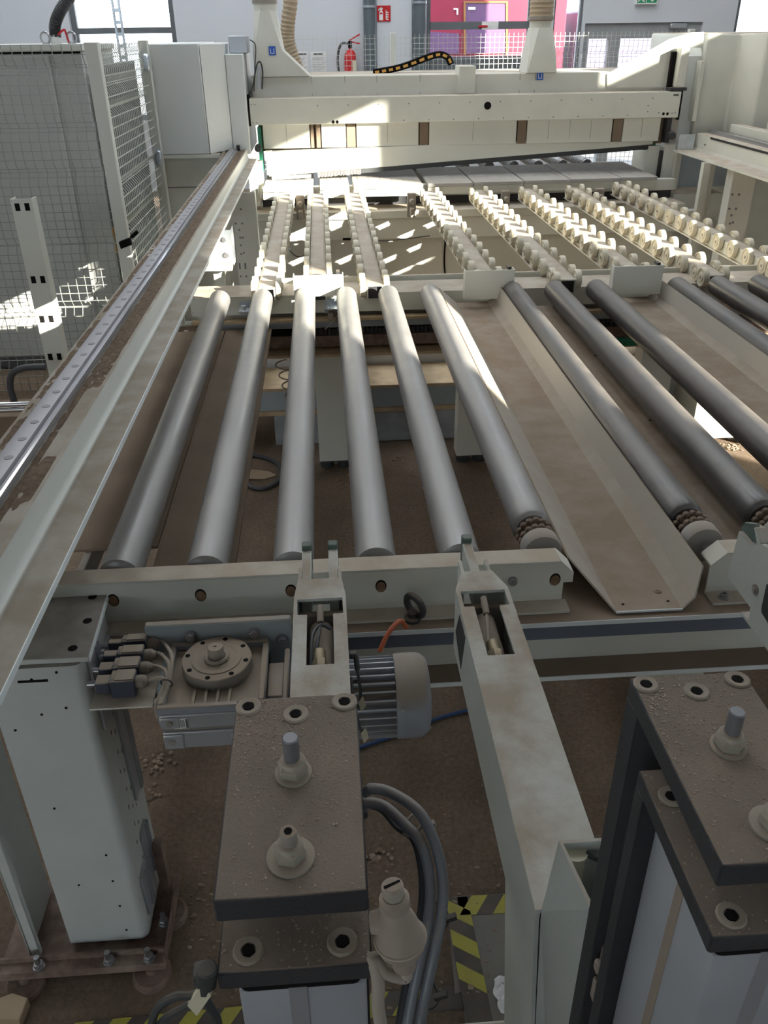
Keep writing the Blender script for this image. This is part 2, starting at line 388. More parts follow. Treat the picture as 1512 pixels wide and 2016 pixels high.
f = MB().box(1.50, 2.80, YB + .05, YB + .15, 2.025, 2.115); f.box(1.50, 2.80, YB + .06, YB + .14, 1.36, 1.71); part('transom', f, 'frame_grey', w2, smooth=False)
h = MB().obox(P(951, 52, y=YB + .03), (.06, 0, 0), (0, .012, 0), (0, 0, .014)); part('handle', h, 'red', w2, bevel=.005)
h = MB().box(2.18, 2.40, YB + .03, YB + .05, 2.02, 2.115); part('cover_plate', h, 'white', w2)
glazed('window_3', 'y', YB + .08, 3.13, 3.53, 0.9, 3.6, 0.035)
glazed('window_4', 'y', YB + .08, 5.60, 6.7, 0.9, 3.6, 0.07)
for i, s in enumerate(sunwin): glazed('window_%d' % (5 + i), 'x', XR + .015, s[0], s[1], s[2], s[3], 0.03, m='frame_grey', d=.05)
glazed('window_9', 'y', YF - .2, fw[0], fw[1], fw[2], fw[3], 0.07, bars=(-3.45,))
# door with side light
d = MB(); x0, x1 = door_b[0], door_b[1]
d.box(x0, x0 + .08, YB + .04, YB + .16, FL, 2.08); d.box(x1 - .16, x1, YB + .04, YB + .16, FL, 2.08); d.box(x0 + .08, x1 - .16, YB + .04, YB + .16, 1.90, 2.08)
xm = P(1210, 100, y=YB).x
d.box(xm - .075, xm + .075, YB + .04, YB + .16, FL, 1.90); d.box(x0 + .08, xm - .075, YB + .05, YB + .15, FL, .28); d.box(xm + .075, x1 - .16, YB + .05, YB + .15, FL, .28)
door = struct('door_1', d, 'door_grey')
part('pane', MB().box(x0 + .08, xm - .075, YB + .09, YB + .10, .28, 1.90), 'window_glass', door, smooth=False)
part('pane', MB().box(xm + .075, x1 - .16, YB + .09, YB + .10, .28, 1.90), 'window_glass', door, smooth=False)
a, b = P(1321, 46, y=YB - .02), P(1352, 56, y=YB - .02)
part('door_closer', MB().box(a.x, b.x, YB - .02, YB + .04, b.z, a.z), 'alu', door, bevel=.008)

# ------------------------------------------------------------------ yard seen through the windows
struct('ground', MB().box(-25, 30, YB + .3, 45, FL - .3, FL - .02), 'asphalt')
t = thing('container', 'red lorry box with mauve side panels framed in amber, seen through the middle window', 'lorry', (2.9, 17.4, FL))
def yb(pts, y, dep, mb=None):
    mb = mb or MB(); return mb.prism([P(px, py, y=y) for px, py in pts], (0, dep, 0))
part('body', MB().box(1.2, 4.45, 17.0, 19.2, .9, 2.62), 'truck_red', t, bevel=.02)
part('wheel_skirt', MB().box(1.2, 4.45, 17.05, 19.0, .35, .9), 'cabinet_dark', t)
for x in (1.7, 3.9): part('wheel', MB().cyl((x, 17.1, FL + .42), (x, 17.4, FL + .42), .44, seg=20), 'rubber', t)
for p in ([(916, 4), (998, 4), (998, 105), (916, 105)], [(845, 62), (904, 66), (904, 106), (845, 106)]):
    part('side_panel', yb(p, 16.97, .03), 'truck_mauve', t)
for p in ([(913, 2), (917, 2), (917, 108), (913, 108)], [(996, 2), (1000, 2), (1000, 108), (996, 108)], [(917, 2), (996, 2), (996, 6), (917, 6)]):
    part('frame_strip', yb(p, 16.955, .03), 'truck_amber', t)
part('lettering', yb([(922, 14), (936, 14), (936, 19), (922, 19)], 16.95, .01), 'white', t)
part('corner_mark', yb([(893, 16), (902, 16), (902, 29), (899, 29), (899, 19), (893, 19)], 16.98, .01), 'white', t)
t = thing('trailer', 'pale lilac lorry trailer seen through the door glass', 'lorry', (6, 18.2, FL))
part('body', MB().box(4.75, 7.4, 17.2, 19.4, .45, 2.3), 'truck_lilac', t, bevel=.03)
for x in (5.2, 6.9): part('wheel', MB().cyl((x, 17.3, FL + .36), (x, 17.6, FL + .36), .38, seg=20), 'rubber', t)

# ------------------------------------------------------------------ things on the back wall
y = YB
def wbox(x0p, y0p, x1p, y1p, dep, yy=YB):
    a, b = P(x0p, y0p, y=yy - dep), P(x1p, y1p, y=yy - dep)
    return MB().box(a.x, b.x, yy - dep, yy - .002, b.z, a.z)
sg = solid('fire_sign', wbox(742, 11, 769, 42, .012, YB - .05), 'red', 'red fire extinguisher sign on the white wall pilaster', 'sign')
yy = YB - .066
ext = MB()
for pl in ([(746.5, 23), (754, 23), (754, 40), (746.5, 40)], [(747.5, 23), (753, 23), (752, 20), (749, 20)], [(748, 20), (752, 20), (754, 17), (752, 14.5), (748, 15), (746, 19), (745, 22), (744.3, 21.5), (745.5, 17)]):
    ext.prism([P(px, py, y=yy) for px, py in pl], (0, .004, 0))
OFF['none'] = Vector((0, 0, 0))
part('extinguisher_mark', ext, 'white', sg, smooth=False)
fl = MB()
for k in range(4):
    q = 38 - k * 4.5
    fl.prism([P(px, py, y=yy) for px, py in [(759, q - 6), (761, q - 2), (766, q), (764, q + 1.5), (760, q + .5)]], (0, .004, 0))
part('flame_mark', fl, 'white', sg, smooth=False, kind='stuff')
part('band_mark', MB().prism([P(px, py, y=yy - .003) for px, py in [(747.5, 25), (753, 25), (753, 28), (747.5, 28)]], (0, .003, 0)), 'red', sg, smooth=False)
for n, (xa, xb) in enumerate(((715, 738), (813, 838))):
    a, b = P(xa, 20, y=YB - .08), P(xb, 20, y=YB - .08); r = (b.x - a.x) / 2; cx = (a.x + b.x) / 2
    t = thing('downpipe', 'dark grey downpipe on the back wall ' + ('between fire extinguisher and sign' if n == 0 else 'beside the window with the red lorry'), 'pipe', (cx, YB - r - .02, FL))
    part('pipe', MB().cyl((cx, YB - r - .02, FL), (cx, YB - r - .02, ZC), r, seg=20), 'pipe_grey', t)
    zz = P(726, 13 if n == 0 else 6, y=YB - .1).z
    part('pipe_clamp', MB().cyl((cx, YB - r - .02, zz - .012), (cx, YB - r - .02, zz + .012), r + .012, seg=20).box(cx - .02, cx + .02, YB - .025, YB - .003, zz - .01, zz + .01), 'zinc', t)
solid('pilaster', MB().box(P(742, 50, y=YB - .06).x, P(811, 50, y=YB - .06).x, YB - .05, YB, FL, ZC), 'wall_paint', 'white wall pilaster behind the fire extinguisher sign', 'pilaster')
# fire extinguisher
c = P(690, 118, y=YB - .13); zt = P(690, 98, y=YB - .13).z; zb = zt - .56; R = .082; ex = Vector((c.x, YB - .13, zb))
t = thing('fire_extinguisher', 'red fire extinguisher with black hose on the back wall', 'fire extinguisher', ex)
part('cylinder', MB().lathe(ex, (0, 0, 1), [(R, 0), (R, .46), (R * .9, .51), (R * .55, .55), (.02, .56), (.02, .60)], 24), 'red', t)
part('label', MB().box(ex.x + .02, ex.x + .075, ex.y - R - .002, ex.y - R + .02, zb + .28, zb + .44), 'tag_cream', t)
part('valve', MB().cyl(ex + Vector((0, 0, .58)), ex + Vector((0, 0, .66)), .026, seg=10), 'black', t)
part('lever', MB().obox(ex + Vector((.06, 0, .70)), (.07, 0, .035), (0, .012, 0), (-.004, 0, .008)).obox(ex + Vector((.07, 0, .64)), (.06, 0, -.012), (0, .012, 0), (.002, 0, .008)), 'red', t)
part('hose', MB().tube(spline([ex + Vector(v) for v in ((-.02, -.02, .63), (-.12, -.03, .62), (-.17, -.04, .45), (-.14, -.05, .2), (-.10, -.06, .05))]), .016), 'hose_black', t)
part('wall_bracket', MB().box(ex.x - .04, ex.x + .04, ex.y + R, YB - .001, zb + .1, zb + .4), 'black', t)
# notices
for k, (xa, xb) in enumerate(((583, 608), (611, 644))):
    t = solid('notice', wbox(xa, 102, xb, 160, .012), 'paper', 'printed white notice sheet on the wall, ' + ('next to the fire extinguisher' if k else 'partly behind the beige hose'), 'notice')
    a, b = P(xa, 102, y=YB - .014), P(xb, 160, y=YB - .014); m = MB(); m.box((a.x + b.x) / 2 - .06, (a.x + b.x) / 2 + .06, YB - .014, YB - .012, a.z - .035, a.z - .018)
    for r in range(14):
        z = a.z - .07 - r * .019; m.box(a.x + .02, b.x - .02 - .03 * (r % 3), YB - .014, YB - .012, z - .003, z)
    part('print', m, 'ink', t, smooth=False, kind='stuff')
# exit sign
a, b = P(1254, -12, y=YB - .05), P(1293, 8, y=YB - .05)
t = solid('exit_sign', MB().box(a.x, b.x, YB - .06, YB - .001, b.z, a.z), 'white', 'green and white emergency exit sign above the door', 'sign')
xm = a.x + (b.x - a.x) * .5
part('arrow_field', MB().box(xm, b.x - .01, YB - .063, YB - .06, b.z + .015, a.z - .01), 'sign_green', t)
part('figure_field', MB().box(a.x + .01, xm - .01, YB - .063, YB - .06, b.z + .015, a.z - .01), 'sign_green', t)
z0 = b.z; cx = (xm + b.x) / 2
part('arrow', MB().prism([(cx - .03, YB - .066, z0 + .10), (cx + .03, YB - .066, z0 + .10), (cx + .03, YB - .066, z0 + .07), (cx + .055, YB - .066, z0 + .07), (cx, YB - .066, z0 + .025), (cx - .055, YB - .066, z0 + .07), (cx - .03, YB - .066, z0 + .07)], (0, .003, 0)), 'white', t)
cx = (a.x + xm) / 2
part('running_figure', MB().cyl((cx + .03, YB - .066, z0 + .12), (cx + .03, YB - .063, z0 + .12), .014, seg=10).prism([(cx, YB - .066, z0 + .10), (cx + .03, YB - .066, z0 + .10), (cx + .01, YB - .066, z0 + .06), (cx + .05, YB - .066, z0 + .03), (cx + .03, YB - .066, z0 + .025), (cx - .01, YB - .066, z0 + .05), (cx - .05, YB - .066, z0 + .025), (cx - .055, YB - .066, z0 + .035), (cx - .02, YB - .066, z0 + .06)], (0, .003, 0)), 'white', t)
# perforated hanging rail in front of the left window
a, b = P(229, 0, y=9.5), P(240, 110, y=9.5)
m = MB(); wdt = .06; xx = (a.x + b.x) / 2
for s in (-1, 1): m.box(xx + s * .03 - .008, xx + s * .03 + .008, 9.48, 9.52, 1.6, ZC)
z = 1.6
while z < ZC - .1:
    m.box(xx - .022, xx + .022, 9.48, 9.52, z, z + .03); z += .10
solid('strut_rail', m, 'zinc', 'slotted grey metal rail hanging in front of the left window', 'rail')

# ------------------------------------------------------------------ wire fences
def vbend(z, zs, amp=.035, hw=.045):
    for c in zs:
        if abs(z - c) < hw: return amp * (1 - abs(z - c) / hw)
    return 0.0
def wire_panel(p0, p1, z0, z1, pitch, zpitch, rw, bends, nrm, zextra=True):
    """wires as thin square tubes between p0 and p1 (xy points), V-bends pushed along nrm"""
    mb = MB(); p0, p1, nrm = Vector((*p0, 0)), Vector((*p1, 0)), Vector((*nrm, 0)); L = (p1 - p0).length; d = (p1 - p0) / L
    zlist = sorted({z0, z1, *[b + s * .045 for b in bends for s in (-1, 1)], *bends}); zlist = [z for z in zlist if z0 <= z <= z1]
    n = int(L / pitch)
    for i in range(n + 1):
        q = p0 + d * (i * pitch)
        mb.tube([q + nrm * vbend(z, bends) + Vector((0, 0, z)) for z in zlist], rw, 4)
    z = z0
    hz = set()
    while z <= z1 + 1e-6:
        hz.add(round(z, 3)); z += zpitch
    for b in bends: hz |= {round(b, 3)}
    for z in sorted(hz):
        if z < z0 or z > z1: continue
        o = nrm * vbend(z, bends); mb.tube([p0 + o + Vector((0, 0, z)), p1 + o + Vector((0, 0, z))], rw, 4)
    return mb
# left guard fence across the corner
t = thing('guard_fence', 'grey wire mesh guard fence panel in front of the control cabinets', 'fence', (-2.1, 4.95, FL))
part('wire_mesh', wire_panel((-3.1, 4.95), (-1.18, 4.95), .12, 1.965, .05, .045, .0025, (.3, .62, .98, 1.36, 1.58, 1.86), (0, 1)), 'wire', t, smooth=False, kind='stuff')
part('post', MB().box(-1.175, -1.105, 4.90, 4.96, FL, 1.975), 'paint_clean', t, bevel=.004)
part('foot_plate', MB().box(-1.2, -1.05, 4.85, 5.0, FL, FL + .012), 'paint_clean', t)
part('latch', MB().obox((-1.115, 4.86, 1.0), (.030, 0, .010), (0, .02, 0), (-.003, 0, .018)).cyl((-1.08, 4.86, 1.03), (-1.04, 4.86, 1.06), .01, seg=8), 'black', t)
t = thing('guard_fence', 'pale wire mesh fence panel with folded ribs running back to the left machine hood', 'fence', (-1.13, 5.6, FL))
part('wire_mesh', wire_panel((-1.115, 4.98), (-1.115, 6.25), .12, 1.965, .05, .05, .0032, (.42, .75, 1.05, 1.28, 1.66, 1.78, 1.90), (-1, 0)), 'wire_light', t, smooth=False, kind='stuff')
part('post', MB().box(-1.15, -1.09, 6.225, 6.285, FL, 1.975), 'paint_clean', t, bevel=.004)
part('foot_plate', MB().box(-1.2, -1.04, 6.2, 6.31, FL, FL + .012), 'paint_clean', t)
for z in (.55, 1.28, 1.85): part('fence_clamp', MB().box(-1.125, -1.085, 6.16, 6.224, z - .05, z + .05), 'zinc', t, bevel=.01)
# slotted upright in front of the fence
t = thing('slotted_upright', 'white slotted upright channel standing before the wire fence', 'post', (-1.51, 4.5, FL))
u = MB().box(-1.565, -1.46, 4.5, 4.504, FL, 1.30); u.box(-1.464, -1.46, 4.504, 4.58, FL, 1.30); u.box(-1.565, -1.561, 4.504, 4.58, FL, 1.30)
part('channel', u, 'paint_clean', t)
s = MB()
for z in (1.262, .90, .69, .48):
    for x in (-1.548, -1.50): s.box(x, x + .024, 4.4985, 4.5, z - .018, z + .018)
part('slot', s, 'black', t, kind='stuff')
part('foot_plate', MB().box(-1.6, -1.43, 4.46, 4.62, FL, FL + .01), 'paint_clean', t)
# control cabinets behind the fence
t = thing('control_cabinet', 'light grey control cabinet with lifting eyes and a black conduit on top', 'cabinet', (-1.95, 5.9, FL))
part('body', MB().box(-2.7, -1.31, 5.4, 6.2, .18, 1.93), 'cabinet', t, bevel=.008)
part('plinth', MB().box(-2.68, -1.33, 5.42, 6.18, FL, .18), 'cabinet_dark', t)
dr = part('door', MB().box(-2.69, -1.49, 5.375, 5.40, .20, 1.92), 'cabinet', t, bevel=.006)
part('lid', MB().box(-2.72, -1.30, 5.36, 6.22, 1.93, 1.965), 'paint_clean', t, bevel=.006)
part('seal', MB().box(-2.69, -1.32, 5.39, 6.18, 1.918, 1.932), 'black', t)
part('side_box', MB().box(-1.31, -1.262, 5.55, 5.75, .85, 1.05), 'black', t, bevel=.01)
part('warning_label', MB().box(-1.309, -1.306, 5.41, 5.5, .83, .98), 'chain_orange', t)
for px in (88, 140):
    c = P(px, 68, y=5.6); part('lifting_eye', MB().torus((c.x, 5.6, 1.995), (0.3, 1, 0), .028, .007, 16, 6).cyl((c.x, 5.6, 1.962), (c.x, 5.6, 1.973), .02, seg=12), 'steel', t)
c = P(107, 60, y=5.62)
part('gland', MB().cyl((c.x, 5.62, 1.962), (c.x, 5.62, 2.01), .032, seg=8), 'white', t)
hp = spline([(c.x, 5.62, 2.0), (c.x + .01, 5.62, 2.06), (c.x + .05, 5.64, 2.13), (c.x + .14, 5.66, 2.23), (c.x + .24, 5.7, 2.36)], 22)
part('conduit', MB().tube(hp, lambda i: .030 + (.004 if i % 2 else 0), 12), 'hose_black', t)
c2 = P(140, 66, y=5.6)
part('earth_wire', MB().tube(spline([(c.x + .02, 5.6, 2.01), (c.x + .06, 5.6, 2.035), (c2.x - .03, 5.6, 2.02), (c2.x - .02, 5.6, 1.965)]), .006, 6), 'red', t)
solid('cabinet_panel', MB().box(-1.255, -1.20, 5.42, 6.3, FL, 1.86), 'cabinet_dark', 'tall dark grey panel between the control cabinet and the fence post', 'panel', bevel=.004)
# rear fence behind the machine
t = thing('rear_fence', 'white wire mesh fence panel behind the saw, left of its post', 'fence', (.05, 10, FL))
part('wire_mesh', wire_panel((-1.35, 10), (.77, 10), .1, 1.985, .05, .05, .0028, (.4, .9, 1.4), (0, 1)), 'wire_light', t, smooth=False, kind='stuff')
part('post', MB().box(.765, .815, 9.96, 10.03, FL, 2.0), 'paint_clean', t, bevel=.004)
part('foot_plate', MB().box(.72, .86, 9.92, 10.07, FL, FL + .012), 'paint_clean', t)
t = thing('rear_fence', 'white wire mesh fence panel behind the saw, before the door and lorry window', 'fence', (2.3, 10, FL))
part('wire_mesh', wire_panel((.82, 10), (3.95, 10), .1, 1.985, .05, .05, .0028, (.4, .9, 1.4, 1.78), (0, 1)), 'wire_light', t, smooth=False, kind='stuff')
part('post', MB().box(3.95, 4.01, 9.96, 10.03, FL, 2.0), 'paint_clean', t, bevel=.004)
part('foot_plate', MB().box(3.9, 4.06, 9.92, 10.07, FL, FL + .012), 'paint_clean', t)
# ================================================================== SAW BRIDGE (far end of the table)
YG = 6.6
gx0, gx1 = -.50, 2.625
t = thing('saw_bridge', 'cream steel saw bridge spanning the far end of the roller table', 'machine', (1.06, 6.9, .6))
bm = part('front_beam', MB().box(gx0, gx1, YG, YG + .16, 1.435, 1.608), 'paint', t, bevel=.004)
part('end_edge', MB().box(gx0 - .012, gx0, YG + .004, YG + .16, 1.43, 1.63), 'black', bm)
part('end_edge', MB().box(gx1, gx1 + .012, YG + .004, YG + .16, 1.42, 1.63), 'black', bm)
h = MB()
c = P(960, 208, y=YG); h.cyl((c.x, YG - .002, c.z), (c.x, YG + .002, c.z), .026, seg=20)
for px, py in ((656, 240), (664, 240)):
    c = P(px, py, y=YG); h.cyl((c.x, YG - .002, c.z), (c.x, YG + .002, c.z), .011, seg=12)
for px, py in ((1306, 224), (1314, 224)):
    c = P(px, py, y=YG); h.cyl((c.x, YG - .002, c.z), (c.x, YG + .002, c.z), .010, seg=12)
c = P(1331, 187, y=YG); h.box(c.x - .02, c.x + .02, YG - .002, YG + .002, c.z - .004, c.z + .004)
part('hole', h, 'black', bm, smooth=False, kind='stuff')
h = MB()
pts = [(495, 206), (502, 206), (498, 242), (505, 242), (1323, 223), (1329, 222), (1297, 222), (1276, 208), (1275, 220)]
pts += [(625 + 60 * i, 208 - 1.35 * i) for i in range(12)] + [(697 + 49 * i, 239 - 1.1 * i) for i in range(12)]
for px, py in pts:
    c = P(px, py, y=YG); h.cyl((c.x, YG - .003, c.z), (c.x, YG + .002, c.z), .0045, seg=8)
part('screw', h, 'plug', bm, smooth=False, kind='stuff')
# upper cover with joints
up = part('upper_cover', MB().box(gx0 + .02, gx1 - .09, YG + .14, YG + .42, 1.60, 1.735), 'paint_light_dust', t, bevel=.004)
m = MB()
for px in (614, 679, 742, 827, 1023, 1053):
    c = P(px, 165, y=YG + .14); m.box(c.x - .0015, c.x + .0015, YG + .138, YG + .14, 1.69, 1.735); m.box(c.x - .0015, c.x + .0015, YG + .138, YG + .14, 1.608, 1.625)
part('panel_joint', m, 'plug', up, smooth=False, kind='stuff')
a, b = P(904, 130, y=YG + .10), P(935, 186, y=YG + .10)
part('junction_box', MB().box(a.x, b.x, YG + .10, YG + .3, 1.608, a.z), 'paint_light_dust', t, bevel=.004)
# gusset plate at the right end
g = [P(px, py, y=YG + .13) for px, py in ((1195, 146), (1318, 77), (1361, 64), (1386, 63), (1383, 122), (1381, 94), (1343, 93), (1343, 100), (1326, 172), (1195, 172))]
part('gusset_plate', MB().prism(g, (0, .012, 0)), 'paint_light_dust', t, smooth=False)
a = P(1326, 95, y=YG + .02); b = P(1345, 172, y=YG + .02)
part('end_post', MB().box(2.585, 2.648, YG + .02, YG + .12, 1.63, 1.885), 'paint', t, bevel=.005)
part('post_gap_shade', MB().box(2.55, 2.58, YG + .09, YG + .125, 1.62, 1.86), 'black', t)  # black block in place of the shaded gap beside the post
part('end_cap', MB().box(2.54, 2.66, YG + .0, YG + .1, 1.612, 1.632), 'black_dusty', t)
# lower cover panels between brown posts
edges = [(518, 610), (633, 681), (702, 824), (845, 1016), (1037, 1203), (1225, 1297)]
for k, (xa, xb) in enumerate(edges):
    A, B = P(xa, 270, y=YG + .06).x, P(xb, 270, y=YG + .06).x
    o = part('lower_panel', MB().box(A, B, YG + .06, YG + .075, 1.272, 1.44), 'paint_clean', t, bevel=.003)
    mj = MB(); nn = 1 if k != 4 else 3
    for q in range(nn):
        x = A + (B - A) * (q + 1) / (nn + 1); mj.box(x - .001, x + .001, YG + .0585, YG + .06, 1.30, 1.43)
    part('panel_joint', mj, 'plug', o, smooth=False, kind='stuff')
for xa, xb in ((612, 618), (623, 631), (683, 700), (826, 843), (1018, 1035), (1205, 1223)):
    A, B = P(xa, 270, y=YG + .07).x, P(xb, 270, y=YG + .07).x
    part('dusty_post', MB().box(A, B, YG + .068, YG + .11, 1.272, 1.44), 'dust_sheet', t)
part('rear_wall', MB().box(gx0 + .05, gx1 - .05, YG + .12, YG + .14, 1.25, 1.60), 'dust_sheet', t)
# tilted pressure beam below, its right end raised
xl, xr = -.40, 2.50
def zt(x): return 1.255 + .055 * (x - xl) / (xr - xl)
def zb(x): return 1.085 + .160 * (x - xl) / (xr - xl)
pf = MB()
pf.prism([(xl, YG + .03, zb(xl)), (xr, YG + .10, zb(xr)), (xr, YG + .10, zt(xr)), (xl, YG + .03, zt(xl))], (0, .09, 0))
pb = part('pressure_beam', pf, 'paint_clean', t, bevel=.003)
part('rubber_lip', MB().prism([(.25, YG + .045, zb(.25) - .030), (xr, YG + .105, zb(xr) - .032), (xr, YG + .105, zb(xr)), (.25, YG + .045, zb(.25))], (0, .05, 0)), 'rubber', pb)
br = MB(); x = xl + .36
while x < .28:
    br.box(x, x + .006, YG + .03, YG + .05, zb(x) - .035 + random.uniform(0, .008), zb(x)); x += .009
part('brush', br, 'dusty_metal', pb, smooth=False, kind='stuff')
part('end_frame', MB().prism([(xl - .012, YG + .02, 1.10), (xl + .035, YG + .02, 1.09), (xl + .035, YG + .02, 1.265), (xl - .012, YG + .02, 1.265)], (0, .02, 0)), 'paint', pb)
part('lower_lip', MB().prism([(xl + .02, YG + .015, 1.064), (-.09, YG + .015, 1.075), (-.09, YG + .015, 1.095), (xl + .02, YG + .015, 1.086)], (0, .03, 0)), 'paint_clean', pb)
# side guides
part('guide_plate', MB().box(-.46, -.435, YG + .02, YG + .2, 1.12, 1.42), 'green', t)
part('side_cheek', MB().box(-.475, -.44, YG - .04, YG + .06, .60, 1.20), 'paint', t)
part('guide_plate', MB().box(2.43, 2.53, YG + .12, YG + .2, 1.205, 1.252), 'green', t)
part('side_cheek', MB().box(2.47, 2.56, YG + .10, YG + .14, .95, 1.235), 'paint_clean', t, bevel=.002)
part('side_cheek', MB().box(2.585, 2.66, YG + .05, YG + .09, .98, 1.25), 'paint_clean', t, bevel=.002)
part('guide_slot', MB().box(2.56, 2.585, YG + .08, YG + .13, .98, 1.2), 'black_dusty', t)
for x0, x1, m_ in ((2.565, 2.60, 'black_dusty'), (2.60, 2.65, 'dusty_metal')): part('end_guide', MB().box(x0, x1, YG + .04, YG + .12, 1.26, 1.435), m_, t)
for cx, z in ((P(508, 290, y=YG - .01).x, 1.285), (P(1322, 270, y=YG - .01).x, 1.315)):
    part('rubber_stop', MB().cyl((cx, YG - .03, z), (cx, YG + .05, z), .026, seg=18), 'rubber', t, bevel=.004)
# cables at the left end
part('cable', MB().tube(spline([P(px, py, y=YG + .05) for px, py in ((488, 190), (497, 172), (505, 130), (512, 122), (517, 140), (516, 175))]), .0055, 6), 'hose_black', t)
part('cable', MB().tube(spline([P(px, py, y=YG + .06) for px, py in ((492, 78), (503, 90), (502, 130), (500, 180))]), .004, 6), 'hose_black', t)
part('plug', MB().cyl(P(509, 175, y=YG + .05), P(510, 130, y=YG + .05), .014, seg=10), 'alu', t)
for px, py in ((536, 100), (1063, 149)):
    yy = YG + .135 if px > 900 else YG + .118
    a = P(px, py, y=yy); s = part('sticker', MB().box(a.x - .024, a.x + .024, yy - .002, yy, a.z - .028, a.z + .028), 'sticker_blue', t)
    part('sticker_mark', MB().box(a.x - .014, a.x - .010, yy - .003, yy - .002, a.z - .016, a.z + .014).box(a.x + .010, a.x + .014, yy - .003, yy - .002, a.z - .016, a.z + .014).box(a.x - .014, a.x + .014, yy - .003, yy - .002, a.z - .018, a.z - .014), 'white', s)
# extraction funnels
def loft(rings):
    mb = MB(); n = len(rings[0])
    mb.add([p for r in rings for p in r], [(k * n + i, k * n + (i + 1) % n, (k + 1) * n + (i + 1) % n, (k + 1) * n + i) for k in range(len(rings) - 1) for i in range(n)] + [tuple(range(n - 1, -1, -1)), tuple(range((len(rings) - 1) * n, len(rings) * n))])
    return mb
def rrect(x0, x1, y0, y1, z, cham):
    return [Vector(p) for p in ((x0 + cham, y0, z), (x1 - cham, y0, z), (x1, y0 + cham, z), (x1, y1 - cham, z), (x1 - cham, y1, z), (x0 + cham, y1, z), (x0, y1 - cham, z), (x0, y0 + cham, z))]
fy0, fy1 = YG + .12, YG + .40
f1 = thing('extraction_funnel', 'cream sheet metal extraction funnel at the left end of the saw bridge', 'funnel', (-.30, YG + .26, 1.735))
part('funnel', loft([rrect(-.455, -.06, fy0, fy1, 1.737, .006), rrect(-.455, -.24, fy0, fy1, 1.90, .01), rrect(-.44, -.26, fy0 + .03, fy1 - .05, 2.03, .03), rrect(-.435, -.275, fy0 + .05, fy1 - .07, 2.15, .05)]), 'paint_light_dust', f1)
part('pipe', MB().cyl((-.355, fy0 + .13, 2.14), (-.355, fy0 + .13, 2.6), .083, seg=24), 'paint_light_dust', f1)
part('pipe_collar', MB().cyl((-.355, fy0 + .13, 2.185), (-.355, fy0 + .13, 2.215), .088, seg=24), 'dusty_metal', f1)
f2 = thing('extraction_funnel', 'narrow cream extraction funnel on the saw bridge before the bright window', 'funnel', (1.6, YG + .26, 1.735))
part('funnel', loft([rrect(1.50, 1.722, fy0, fy1, 1.737, .006), rrect(1.515, 1.71, fy0, fy1, 1.86, .02), rrect(1.528, 1.69, fy0 + .04, fy1 - .06, 2.02, .05)]), 'paint_light_dust', f2)
part('neck', MB().cyl((1.608, fy0 + .13, 2.015), (1.608, fy0 + .13, 2.09), .080, seg=24), 'paint_light_dust', f2)
def ribbed(name, pts, r, m, par, dr=.006, n=40, seg=14):
    s = spline(pts, n); return part(name, MB().tube(s, lambda i: r + (dr if i % 3 == 0 else 0), seg), m, par)
ribbed('hose', [(1.608, fy0 + .13, 2.06), (1.608, fy0 + .13, 2.3), (1.61, fy0 + .13, 2.6)], .083, 'hose_beige', f2, .005, 24)
part('hose_clamp', MB().cyl((1.608, fy0 + .13, 2.068), (1.608, fy0 + .13, 2.088), .091, seg=24), 'dusty_metal', f2)
t2 = thing('suction_hose', 'beige corrugated suction hose curving down beside the left funnel', 'hose', (-.1, YG + .55, 1.735))
ribbed('hose', [P(px, py, y=YG + .56) for px, py in ((572, -60), (572, 0), (567, 45), (567, 80), (577, 115), (590, 150))], .05, 'hose_beige', t2, .006, 14)
part('hose_socket', MB().cyl((P(592, 158, y=YG + .56).x, YG + .56, 1.60), (P(590, 152, y=YG + .56).x, YG + .56, 1.74), .055, seg=18), 'paint', t2)
# rear top deck behind the cover carries the cable chain
part('rear_deck', MB().box(gx0, gx1, YG + .42, YG + .9, 1.50, 1.735), 'paint', t, bevel=.004)
# cable drag chain
ch = thing('cable_chain', 'black cable drag chain with orange links arching over the saw bridge', 'cable chain', (P(880, 140, y=YG + .5).x, YG + .5, 1.735))
cp = spline([P(px, py, y=YG + .5) for px, py in ((735, 143), (790, 132), (850, 110), (872, 107), (884, 115), (888, 128), (888, 141))], 8)
cp2 = []; acc = 0; cp2.append(cp[0])
for i in range(1, len(cp)):
    acc += (cp[i] - cp[i - 1]).length
    if acc > .052: cp2.append(cp[i]); acc = 0
for i in range(len(cp2) - 1):
    a, b = cp2[i], cp2[i + 1]; d = (b - a); L = d.length; d.normalize(); n = Vector((0, 1, 0)); q = d.cross(n).normalized()
    k = part('chain_link', MB().obox((a + b) / 2, d * (L * .52), n * .03, q * .022), 'black', ch, bevel=.004)
    part('link_insert', MB().obox((a + b) / 2 - n * .031, d * (L * .30), n * .002, q * .009), 'chain_orange', k)

# ------------------------------------------------------------------ hoods left and right of the bridge
t = thing('machine_hood', 'large white sheet metal hood at the left end of the saw bridge', 'hood', (-.85, 6.8, FL))
part('main_box', MB().prism([(-1.17, 6.3, 1.285), (-.775, 6.3, 1.285), (-.775, 6.3, 1.955), (-1.10, 6.3, 1.955), (-1.17, 6.3, 1.90)], (0, 1.0, 0)), 'hood_white', t, bevel=.006)
part('angled_side', MB().prism([(-.772, 6.302, 1.285), (-.64, 6.55, 1.285), (-.64, 7.3, 1.285), (-.772, 7.3, 1.285)], (0, 0, .665)), 'hood_white', t, bevel=.004)
part('inner_box', MB().box(-.638, -.515, 6.56, 7.3, 1.25, 1.885), 'hood_white', t, bevel=.005)
a, b = P(449, 70, y=6.7), P(489, 108, y=6.7)
part('terminal_box', MB().box(a.x, b.x, 6.68, 6.9, 1.886, a.z), 'alu', t, bevel=.006)
